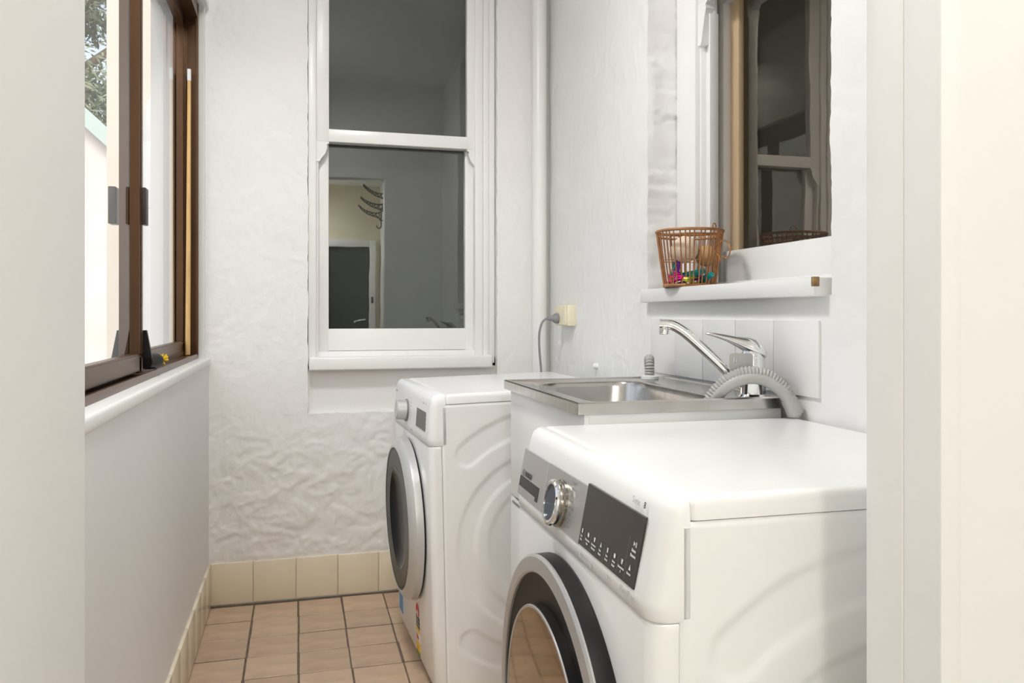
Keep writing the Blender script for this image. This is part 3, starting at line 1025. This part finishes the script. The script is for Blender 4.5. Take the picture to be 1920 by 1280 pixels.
# ------------------------------------------------------------------ laundry tub
tub = empty('laundry_tub', (0.505, 1.409, 0))
tag(tub, 'white laundry cabinet with stainless steel sink between dryer and washer', 'laundry sink')
TX, TY, TZ = 0.452, 0.558, 0.885
bm = bmesh.new()
add_box(bm, 0.026, TX - 0.012, 0.008, 0.018, 0.05, 0.861)
add_box(bm, 0.026, TX - 0.012, TY - 0.022, TY - 0.012, 0.05, 0.861)
add_box(bm, TX - 0.022, TX - 0.012, 0.018, TY - 0.022, 0.05, 0.861)
add_box(bm, 0.026, TX - 0.022, 0.018, TY - 0.022, 0.05, 0.062)
bm_done('cabinet_body', bm, 'appl', tub)
box('kickboard', 0.05, TX - 0.02, 0.03, TY - 0.03, 0.002, 0.05, 'appl_plastic', tub)
box('front_rail', 0.016, 0.026, 0.007, TY - 0.010, 0.596, 0.866, 'appl', tub, 0.002)
cd_ = box('cabinet_door', 0.016, 0.026, 0.008, TY - 0.011, 0.055, 0.590, 'appl', tub, 0.002)
box('finger_pull', 0.0145, 0.017, TY - 0.095, TY - 0.030, 0.578, 0.583, 'seam', cd_)


def rr(z, i, r, x0=0.0, x1=TX, y0=0.0, y1=TY):
    return [(x, y, z) for x, y in rrect(x0 + i, x1 - i, y0 + i, y1 - i, r, 8)]


bx = dict(x0=0.048, x1=0.345, y0=0.022, y1=0.520)
rings = [rr(0.862, 0.003, 0.003), rr(0.862, 0.0, 0.004), rr(TZ - 0.003, 0.0, 0.004), rr(TZ, 0.003, 0.004), rr(TZ, 0.007, 0.004), rr(TZ - 0.004, 0.011, 0.006)]
rings += [rr(TZ - 0.005, -0.006, 0.085, **bx), rr(TZ - 0.006, 0.0, 0.080, **bx), rr(TZ - 0.010, 0.005, 0.078, **bx), rr(TZ - 0.020, 0.008, 0.075, **bx),
          rr(0.74, 0.018, 0.075, **bx), rr(0.705, 0.030, 0.070, **bx), rr(0.692, 0.055, 0.06, **bx), rr(0.688, 0.10, 0.04, **bx)]
loft('sink_bowl', rings, 'steel', tub, cap0=False, cap1=True, angle=40)
lathe('drain', [(0.0, 0.0), (0.022, 0.0), (0.030, 0.003), (0.034, 0.003), (0.036, 0.0)], Matrix.Translation((0.20, 0.285, 0.689)), 'chrome', tub, n=32)

# mixer tap
FX, FY = 0.897, 1.443
tap = empty('mixer_tap', (FX, FY, 0.881))
tag(tap, 'chrome lever mixer tap on the sink rim with long rising spout', 'tap')
lathe('tap_body', [(0.0, 0), (0.029, 0), (0.030, 0.003), (0.027, 0.006), (0.0255, 0.008), (0.0250, 0.034), (0.0256, 0.036), (0.0245, 0.038), (0.0245, 0.074), (0.0235, 0.080), (0.0235, 0.0805), (0.0, 0.0805)],
      Matrix.Identity(4), 'chrome', tap, n=40)
lathe('tap_ring', [(0.0262, 0.033), (0.0266, 0.036), (0.0262, 0.039)], Matrix.Identity(4), 'chrome', tap, n=40)
sd = Vector((0.737 - FX, 1.533 - FY, 0))
pts = spline([sd * 0.05 + Vector((0, 0, 0.018)), sd * 0.15 + Vector((0, 0, 0.030)), sd * 0.45 + Vector((0, 0, 0.083)), sd * 0.68 + Vector((0, 0, 0.122)), sd * 0.80 + Vector((0, 0, 0.139)), sd * 0.90 + Vector((0, 0, 0.148)), sd * 1.02 + Vector((0, 0, 0.150))], 8)
spt = tube('spout', pts, [0.0105 if i < len(pts) * 0.8 else 0.0108 for i in range(len(pts))], 'chrome', tap, 20)
lathe('aerator', [(0.0, -0.018), (0.0095, -0.018), (0.0105, -0.016), (0.0105, 0.0), (0.0, 0.002)], Matrix.Translation(sd * 0.975 + Vector((0, 0, 0.146))), 'chrome', spt, n=24)
# lever: dome and tapering handle rising towards the bowl
ld = Vector((sd.x, sd.y, 0)).normalized()
sdv = Vector((-ld.y, ld.x, 0))
rings = []
for s_, zc_, hw, hh in ((-0.027, 0.088, 0.008, 0.006), (-0.022, 0.092, 0.020, 0.012), (-0.006, 0.100, 0.0245, 0.019), (0.012, 0.106, 0.0225, 0.017), (0.030, 0.113, 0.017, 0.0115),
                        (0.052, 0.121, 0.0135, 0.007), (0.074, 0.127, 0.011, 0.0045), (0.090, 0.130, 0.008, 0.003), (0.094, 0.1305, 0.004, 0.0018)):
    rings.append([tuple(ld * s_ + sdv * hw * math.cos(a) + Vector((0, 0, zc_ + hh * math.sin(a)))) for a in [2 * math.pi * k / 20 for k in range(20)]])
loft('lever', rings, 'chrome', tap, angle=60)
lathe('lever_seat', [(0.0228, 0.078), (0.0242, 0.083), (0.0242, 0.090), (0.020, 0.098), (0.0, 0.100)], Matrix.Identity(4), 'chrome', tap, n=40)


# drain hoses
def corrugated(bm, pts, r, pitch=0.0055, d=0.0016, n=16):
    out, rad = [], []
    L = 0
    acc = [0]
    for a, b_ in zip(pts, pts[1:]):
        L += (b_ - a).length
        acc.append(L)
    m = int(L / pitch) * 2
    j = 0
    for i in range(m + 1):
        s_ = L * i / m
        while j < len(acc) - 2 and acc[j + 1] < s_: j += 1
        t = (s_ - acc[j]) / (acc[j + 1] - acc[j])
        out.append(pts[j].lerp(pts[j + 1], t))
        rad.append(r - (d if i % 2 else 0))
    add_tube(bm, out, rad, n)


hose = empty('drain_hose', (0.86, 1.42, 0.87))
tag(hose, 'grey corrugated drain hose arching over the near sink rim by the tap', 'hose')
hp = Vector((0.86, 1.42, 0.87))
path = spline([Vector(p) - hp for p in ((0.806, 1.462, 0.800), (0.800, 1.455, 0.858), (0.812, 1.440, 0.898), (0.838, 1.424, 0.925), (0.868, 1.410, 0.935), (0.900, 1.398, 0.929), (0.928, 1.386, 0.905), (0.944, 1.380, 0.880))], 10)
bm = bmesh.new()
corrugated(bm, path, 0.0135, 0.0064, 0.0032)
bm_done('corrugated_tube', bm, 'hose', hose, smooth=True, angle=40)
# smooth holder channel under the arch and its cuff
ch = [p + Vector((0.0, -0.004, -0.0105)) for p in path[12:]]
tube('bend_holder', ch + [Vector((0.951, 1.379, 0.850)) - hp], 0.0125, 'hose', hose, 18)
tube('cuff', [Vector((0.937, 1.381, 0.884)) - hp, Vector((0.945, 1.379, 0.868)) - hp, Vector((0.951, 1.378, 0.853)) - hp], [0.0150, 0.0160, 0.0165], 'hose', hose, 20)
# flat hanging tab with a hole
c0 = Vector((0.858, 1.425, 0.955)) - hp
outl = rrect(-0.021, 0.024, -0.028, 0.018, 0.006, 4)
bm = bmesh.new()
hole = [(-0.010 + 0.0045 * math.cos(-2 * math.pi * k / 20 + R(0)), 0.004 + 0.0065 * math.sin(-2 * math.pi * k / 20)) for k in range(20)]
ov = [bm.verts.new((c0.x + a, c0.y - a * 0.25, c0.z + b_)) for a, b_ in outl]
hv = [bm.verts.new((c0.x + a, c0.y - a * 0.25, c0.z + b_)) for a, b_ in hole]
es = [bm.edges.new((l[i], l[(i + 1) % len(l)])) for l in (ov, hv) for i in range(len(l))]
bmesh.ops.triangle_fill(bm, use_beauty=True, edges=es)
r_ = bmesh.ops.extrude_face_region(bm, geom=list(bm.faces))
for v in [g for g in r_['geom'] if isinstance(g, bmesh.types.BMVert)]: v.co += Vector((0.0006, 0.003, 0))
bm_done('hanging_tab', bm, 'hose', hose)

hose2 = empty('outlet_hose', (0.893, 1.93, 0.885))
tag(hose2, 'short grey ribbed hose rising through a white collar at the far sink corner', 'hose')
bm = bmesh.new()
corrugated(bm, spline([Vector(p) for p in ((0.0, 0.0, -0.008), (0.0, 0.0, 0.018), (0.001, 0.004, 0.036), (0.006, 0.016, 0.047), (0.014, 0.034, 0.040), (0.020, 0.046, 0.015), (0.022, 0.05, -0.06))], 8), 0.0135, 0.0064, 0.0030)
bm_done('ribbed_tube', bm, 'hose', hose2, smooth=True, angle=40)
lathe('collar', [(0.014, 0.006), (0.0225, 0.004), (0.0235, -0.004), (0.014, -0.0045)], Matrix.Identity(4), 'pipe_white', hose2, n=28)

# ------------------------------------------------------------------ power point, plug, pipe
po = empty('power_outlet', (RW, 2.785, 1.05))
tag(po, 'ivory power point block on the wall near the white pipe', 'power outlet')
box('mounting_block', -0.034, -0.001, -0.066, 0.062, -0.040, 0.036, 'outlet', po, 0.003)
box('faceplate', -0.043, -0.034, -0.062, 0.060, -0.037, 0.034, 'outlet', po, 0.003)
box('switch', -0.046, -0.042, -0.050, -0.040, 0.012, 0.024, 'outlet', po, 0.001)
box('switch', -0.046, -0.042, 0.030, 0.040, 0.012, 0.024, 'outlet', po, 0.001)
pg = empty('power_plug', (RW - 0.043, 2.80, 1.037))
tag(pg, 'grey plug and cord hanging from the ivory power point', 'plug')
AXX = Matrix.Rotation(R(-90), 4, 'Y')
lathe('plug_body', [(0.0, 0.0), (0.019, 0.0), (0.0195, 0.004), (0.017, 0.014), (0.011, 0.022), (0.009, 0.030), (0.007, 0.040), (0.0, 0.041)], AXX, 'grey_plastic', pg, n=24)
cpts = spline([Vector(p) for p in ((-0.034, 0, 0), (-0.050, 0.000, -0.004), (-0.064, 0.000, -0.020), (-0.073, 0.0, -0.060), (-0.072, 0, -0.12), (-0.066, 0, -0.19), (-0.060, 0.004, -0.30), (-0.05, 0.01, -0.55))], 8)
tube('cord', cpts, 0.0042, 'grey_plastic', pg, 10)
pp = empty('corner_pipe', (0.915, 2.998, 0))
tag(pp, 'white painted vertical pipe in the corner beside the power point', 'pipe')
lathe('pipe_run', [(0.0285, 0.0), (0.0285, CEIL)], Matrix.Identity(4), 'gloss_paint', pp, n=32)
for z in (0.55, 2.35):
    lathe('pipe_clip', [(0.0285, -0.01), (0.031, -0.01), (0.031, 0.01), (0.0285, 0.01)], Matrix.Translation((0, 0, z)), 'gloss_paint', pp, n=32)
kn = lathe('wall_plug', [(0.0, 0.014), (0.006, 0.013), (0.009, 0.010), (0.010, 0.005), (0.011, -0.004), (0.013, -0.010)], Matrix.Translation((RW - 0.004, 2.505, 0.878)) @ Matrix.Rotation(R(-90), 4, 'Y'), 'plaster', None, n=16)
tag(kn, 'small painted-over stub sticking out of the wall above the sink', 'wall stub')

# ------------------------------------------------------------------ cane basket with pegs
BX, BY, BZ = 0.992, 1.898, 1.122
bk = empty('cane_basket', (BX, BY, BZ))
tag(bk, 'copper brown open cane basket standing on the white window sill', 'basket')
r0, r1, bh = 0.066, 0.086, 0.146


def circ(r, z, n=48, ox=0, oy=0):
    return [(ox + r * math.cos(2 * math.pi * k / n), oy + r * math.sin(2 * math.pi * k / n), z) for k in range(n)]


tube('base_ring', circ(r0, 0.004), 0.0042, 'wicker', bk, 8, True)
tube('top_rim', circ(r1, bh), 0.0038, 'wicker', bk, 8, True)
tube('inner_rim', circ(r1 - 0.0045, bh - 0.012), 0.0028, 'wicker', bk, 8, True)
tube('middle_ring', circ((r0 + r1) / 2 - 0.003, 0.070), 0.0012, 'wicker', bk, 6, True)
lathe('base_disc', [(r0, 0.003), (r0, 0.006), (0.0, 0.006)], Matrix.Identity(4), 'wicker', bk, n=32)
rib0 = tube('rib', [(r0, 0, 0.004), ((r0 + r1) / 2 + 0.0005, 0, bh / 2), (r1, 0, bh)], 0.0018, 'wicker', bk, 6)
for k in range(1, 40):
    o = rib0.copy()
    col.objects.link(o)
    o.parent = bk
    o.rotation_euler = (0, 0, 2 * math.pi * (k + random.uniform(-.18, .18)) / 40)
tube('hinge_loop', [(0.007 * math.cos(a) + 0.040, -0.058 + 0.004 * math.cos(a), bh + 0.010 + 0.0075 * math.sin(a)) for a in [2 * math.pi * k / 16 for k in range(16)]], 0.0016, 'wicker', bk, 6, True)
hd = spline([Vector(p) for p in ((0.035, -0.070, bh - 0.050), (0.032, -0.098, bh - 0.036), (0.030, -0.130, bh - 0.034), (0.030, -0.152, bh - 0.052), (0.030, -0.148, bh - 0.070), (0.030, -0.134, bh - 0.078),
                                 (0.030, -0.120, bh - 0.072), (0.030, -0.108, bh - 0.079), (0.032, -0.094, bh - 0.068), (0.035, -0.072, bh - 0.060))], 6)
tube('handle', hd, 0.0019, 'wicker', bk, 6)

fb = (('cream wool dryer ball in the basket, nearest the rendered reveal', 'felt', (-0.010, 0.034, 0.093), 0.029), ('large cream wool dryer ball in the middle of the basket', 'felt', (-0.022, -0.016, 0.098), 0.035),
      ('tan wool dryer ball in the basket, nearest the window pane', 'felt_tan', (0.036, -0.022, 0.082), 0.028))
for lb, m_, (x, y, z), r in fb:
    bm = bmesh.new()
    bmesh.ops.create_icosphere(bm, subdivisions=3, radius=r)
    for v in bm.verts:
        v.co *= 1 + 0.04 * noise.noise(v.co * 60)
    o = bm_done('dryer_ball', bm, m_, None, smooth=True, angle=None)
    o.location = (BX + x, BY + y, BZ + z)
    tag(o, lb, 'wool ball', 'wool balls in the cane basket')


def peg(colr, label, loc, rot):
    p_ = empty('clothes_peg', loc)
    p_.rotation_euler = rot
    tag(p_, label, 'clothes peg', 'plastic pegs in the cane basket')
    for s in (-1, 1):
        prism('prong', [(-0.036, s * 0.0005), (-0.034, s * 0.0050), (-0.008, s * 0.0062), (0.034, s * 0.0095), (0.036, s * 0.0065), (0.0, s * 0.0025)], 'y', -0.0055, 0.0055, colr, p_)
    tube('spring', [(0.0055 * math.cos(a) - 0.003, 0, 0.0058 * math.sin(a)) for a in [2 * math.pi * k / 10 for k in range(10)]], 0.0016, 'chrome', p_, 6, True)
    return p_


specs = [('pink', 'bright pink peg lying low at the front of the basket', (-0.047, -0.016, 0.022), (0.2, 0.05, 1.65)),
         ('pink', 'bright pink peg resting higher behind the front pink one', (-0.040, 0.008, 0.036), (0.5, -0.1, 1.35)),
         ('red', 'crimson peg at the left of the pink pegs', (-0.034, 0.036, 0.022), (1.2, 0.1, 1.1)),
         ('red', 'crimson peg standing on edge at the back left of the basket', (0.000, 0.028, 0.030), (0.4, 0.3, 0.4)),
         ('purple', 'purple peg standing upright above the pink pegs', (-0.036, -0.004, 0.058), (0.2, 1.2, 1.4)),
         ('purple', 'dark purple peg lying flat near the basket centre', (-0.004, -0.004, 0.022), (0.1, 0.1, 2.2)),
         ('teal', 'teal peg sticking up left of the purple one', (-0.030, 0.024, 0.052), (0.8, -0.6, 0.9)),
         ('teal', 'teal peg poking out at the right of the basket bottom', (0.020, -0.053, 0.024), (0.6, 0.2, 1.5)),
         ('lime', 'yellow green peg at the bottom right of the basket', (-0.020, -0.044, 0.018), (0.2, 0.0, 0.7)),
         ('teal', 'dark teal peg lying right of the bright pink peg', (-0.012, -0.036, 0.034), (1.0, 0.2, 2.3))]
for c_, lb, (x, y, z), rt in specs:
    peg(c_, lb, (BX + x, BY + y, BZ + z), rt)

# ------------------------------------------------------------------ things in the sliding window
sk = tube('wooden_stick', [(-0.372, 2.944, 0.912), (-0.3705, 2.950, 1.30), (-0.3690, 2.956, 1.86), (-0.3690, 2.956, 1.90)], [0.0085, 0.0078, 0.0062, 0.006], 'pine', None, 12)
tag(sk, 'tall pale pine stick standing upright in the window track', 'wooden stick')
tube('white_tip', [(-0.3690, 2.956, 1.862), (-0.3690, 2.956, 1.902)], 0.0070, 'pipe_white', sk, 12)
ds = empty('door_stopper', (-0.356, 2.135, 0.9345))
tag(ds, 'black rubber stopper plugged into the window track', 'stopper')
ym = Matrix.Rotation(R(-20), 4, 'Z') @ Matrix.Rotation(R(-90), 4, 'X')
lathe('rubber_body', [(0.0, -0.022), (0.017, -0.022), (0.0185, -0.018), (0.020, 0.020), (0.018, 0.030), (0.0135, 0.034), (0.0, 0.034)], ym, 'rubber', ds, n=28)
lathe('screw', [(0.0, 0.046), (0.005, 0.046), (0.005, 0.034)], ym, 'chrome', ds, n=12)
yb_ = empty('yellow_pompom', (-0.352, 2.285, 0.930))
tag(yb_, 'small yellow yarn pompom next to the black stopper', 'pompom')
bm = bmesh.new()
for k in range(60):
    d_ = Vector((random.gauss(0, 1), random.gauss(0, 1), random.gauss(0, 1))).normalized()
    e_ = d_.orthogonal().normalized() * 0.004
    add_tube(bm, [d_ * 0.003, d_ * 0.010 + e_ * 0.4, d_ * random.uniform(0.014, 0.018) + e_], [0.0018, 0.0020, 0.0014], 5)
bm_done('yarn', bm, 'yellow', yb_, smooth=True, angle=None)

# ------------------------------------------------------------------ ceiling lamps above the frame; the laundry one is added fill
def ceiling_lamp(loc, power, label, rad=0.17, warm=(0.97, 0.985, 1.0)):
    r_ = empty('ceiling_lamp', loc)
    tag(r_, label, 'ceiling light')
    lathe('lamp_base', [(0.0, 0.0), (rad, 0.0), (rad, -0.02), (rad - 0.01, -0.025)], Matrix.Identity(4), 'pipe_white', r_, n=40)
    lathe('lamp_shade', [(rad - 0.012, -0.024), (rad * 0.85, -0.05), (rad * 0.5, -0.072), (0.0, -0.08)], Matrix.Identity(4), 'lamp', r_, n=40)
    l = bpy.data.lights.new('lamp_light', 'AREA')
    l.shape = 'DISK'
    l.size = rad * 2
    l.energy = power
    l.color = warm
    lo = bpy.data.objects.new('lamp_light', l)
    lo.location = (0, 0, -0.09)
    lo.parent = r_
    col.objects.link(lo)


ceiling_lamp((-0.06, 1.65, CEIL), FILL_LAUNDRY, 'round white ceiling light above the laundry', 0.16, (1.0, 0.99, 0.985))  # unseen fill light, added to balance the room against the daylight
ceiling_lamp((0.60, 0.10, 2.55), LAMP_HALL * 0.19, 'round ceiling light in the hall near the doorway', 0.20)
ceiling_lamp((-0.30, -2.70, 2.55), LAMP_HALL * 1.6, 'round ceiling light at the far end of the hall', 0.20)

# ------------------------------------------------------------------ hall things seen in the window reflection
d1 = empty('door_1', (0.50, HY, 0))
tag(d1, 'dark green door in a white frame at the end of the hall', 'door', kind='structure')
box('door_leaf', -0.46, 0.285, -0.01, 0.035, 0.005, 1.83, 'dark_door', d1, 0.003)
box('door_frame', 0.288, 0.36, -0.01, 0.06, 0, 1.92, 'gloss_paint', d1, 0.003)
box('door_frame', -0.54, -0.463, -0.01, 0.06, 0, 1.92, 'gloss_paint', d1, 0.003)
box('door_frame', -0.463, 0.288, -0.01, 0.06, 1.84, 1.92, 'gloss_paint', d1, 0.003)
tube('lever_handle', spline([Vector(p) for p in ((0.235, 0.03, 1.0), (0.235, 0.075, 1.0), (0.225, 0.085, 1.0), (0.15, 0.085, 0.985), (0.11, 0.085, 0.965))], 5), 0.012, 'chrome', d1, 10)
box('strike_plate', 0.310, 0.335, 0.058, 0.064, 1.18, 1.26, 'bronze_dark', d1)
for k, (y, z) in enumerate(((-3.02, 2.20), (-2.70, 2.25), (-2.40, 2.33))):
    ib = empty('iron_bracket', (HX1, y, z))
    tag(ib, ('black iron bracket on the hall wall, nearest the dark door', 'black iron bracket on the hall wall, middle one of three', 'black iron bracket on the hall wall, farthest from the dark door')[k], 'bracket', 'iron brackets in the hall')
    tube('upper_bar', spline([Vector(p) for p in ((-0.004, 0, 0.06), (-0.02, 0, 0.03), (-0.08, 0, 0.02), (-0.15, 0, 0.035), (-0.22, 0, 0.075), (-0.26, 0, 0.11))], 5), 0.007, 'iron', ib, 6)
    tube('lower_bar', spline([Vector(p) for p in ((-0.006, 0, -0.09), (-0.016, 0, -0.05), (-0.07, 0, -0.025), (-0.14, 0, 0.0), (-0.22, 0, 0.055), (-0.26, 0, 0.10))], 5), 0.007, 'iron', ib, 6)
    tube('wall_strap', [(-0.006, 0, 0.08), (-0.006, 0, -0.12)], 0.008, 'iron', ib, 6)
    tube('hook', spline([Vector(p) for p in ((-0.006, 0, -0.11), (-0.012, 0, -0.145), (-0.04, 0, -0.155), (-0.06, 0, -0.135), (-0.055, 0, -0.12))], 5), 0.006, 'iron', ib, 6)
    for a, r in ((-0.045, 0.022), (-0.09, 0.016), (-0.125, 0.013), (-0.158, 0.010), (-0.188, 0.008)):
        zc_ = -0.002 + 0.9 * max(0, (-a - 0.04)) ** 1.5
        tube('ring', [(a + r * math.cos(q), 0, zc_ + r * math.sin(q)) for q in [2 * math.pi * i / 14 for i in range(14)]], 0.005, 'iron', ib, 5, True)

# ------------------------------------------------------------------ outside the sliding window
tag(box('ground', -14, -0.5, -6, 22, -0.35, -0.25, 'concrete'), 'pale concrete ground outside', 'ground', kind='structure')
tag(box('wall_outside', -0.895, 1.6, 4.2, 4.5, -0.3, 4.2, 'ext_wall'), 'cream rendered outside wall beyond the sliding window', 'wall', kind='structure')
op = empty('downpipe', (-0.652, 4.08, -0.25))
tag(op, 'fat white pipe running up the cream outside wall', 'pipe')
pz = 0.25 + 1.05
tube('pipe_run', spline([Vector(p) for p in ((0, 0, 0), (0, 0, 1.2), (0, 0, 2.0), (0, 0, 2.16), (0.004, 0.015, 2.24), (0.01, 0.05, 2.30), (0.02, 0.12, 2.33))], 8), 0.060, 'pipe_white', op, 24)
lathe('pipe_joint', [(0.060, -0.002), (0.0635, 0.0), (0.0635, 0.30), (0.060, 0.31)], Matrix.Translation((0, 0, 1.80)), 'pipe_white', op, n=28)
nb = empty('neighbour_house', (-3.0, 10.0, -0.3))
tag(nb, 'pale neighbouring house wall with sloping green gutter outside', 'house')
prism('house_wall', [(-4.0, 0), (2.4, 0), (2.4, 1.88), (-4.0, 7.83)], 'y', 0, 0.3, 'ext_white', nb)
prism('gutter', [(-4.0, 7.81), (2.42, 1.84), (2.42, 2.06), (-4.0, 8.03)], 'y', -0.12, 0.05, 'gutter', nb)
tr = empty('gum_tree', (-3.6, 15.0, -0.3))
tag(tr, 'leafy tree with bare slanting branches behind the neighbouring house', 'tree')
tube('trunk', [(-1.5, 0, 0), (-1.2, 0, 3), (-0.9, 0.1, 5.5), (-0.4, 0, 8.0)], [0.25, 0.2, 0.15, 0.08], 'bark', tr, 10)
for pts_ in (((-1.0, 0, 4.6), (0.1, 0, 5.6), (1.2, 0, 6.5), (2.4, 0, 7.4)), ((-0.9, 0, 5.6), (0.3, 0, 6.8), (1.2, 0, 7.6), (2.0, 0, 8.4)), ((-1.0, 0, 3.8), (0.3, 0.2, 4.5), (1.6, 0.2, 5.0))):
    tube('branch', pts_, [0.10, 0.08, 0.06, 0.03][:len(pts_)], 'bark', tr, 8)
vv, ff = [], []
for k in range(5200):
    t = random.random()
    cx, cz, sp_ = random.choice(((0.2, 8.3, .8), (0.2, 4.7, .45), (0.5, 4.9, 0.6), (0.1, 5.3, 0.35), (-0.2, 4.9, .5), (0.35, 6.9, 0.28), (0.05, 6.4, 0.22), (-0.9, 6.2, 0.6), (1.3, 5.0, .6)))
    c_ = Vector((random.gauss(cx, sp_), random.gauss(0, 0.6), random.gauss(cz, sp_ * 0.55)))
    a_ = Vector((random.gauss(0, 1), random.gauss(0, 1), random.gauss(0, 1))).normalized()
    b_ = a_.orthogonal().normalized()
    l_ = random.uniform(0.05, 0.10)
    i0 = len(vv)
    vv += [c_ - a_ * l_, c_ + b_ * l_ * 0.35, c_ + a_ * l_, c_ - b_ * l_ * 0.35]
    ff.append((i0, i0 + 1, i0 + 2, i0 + 3))
tag(pydata('foliage', vv, ff, 'leaf', tr), kind='stuff')
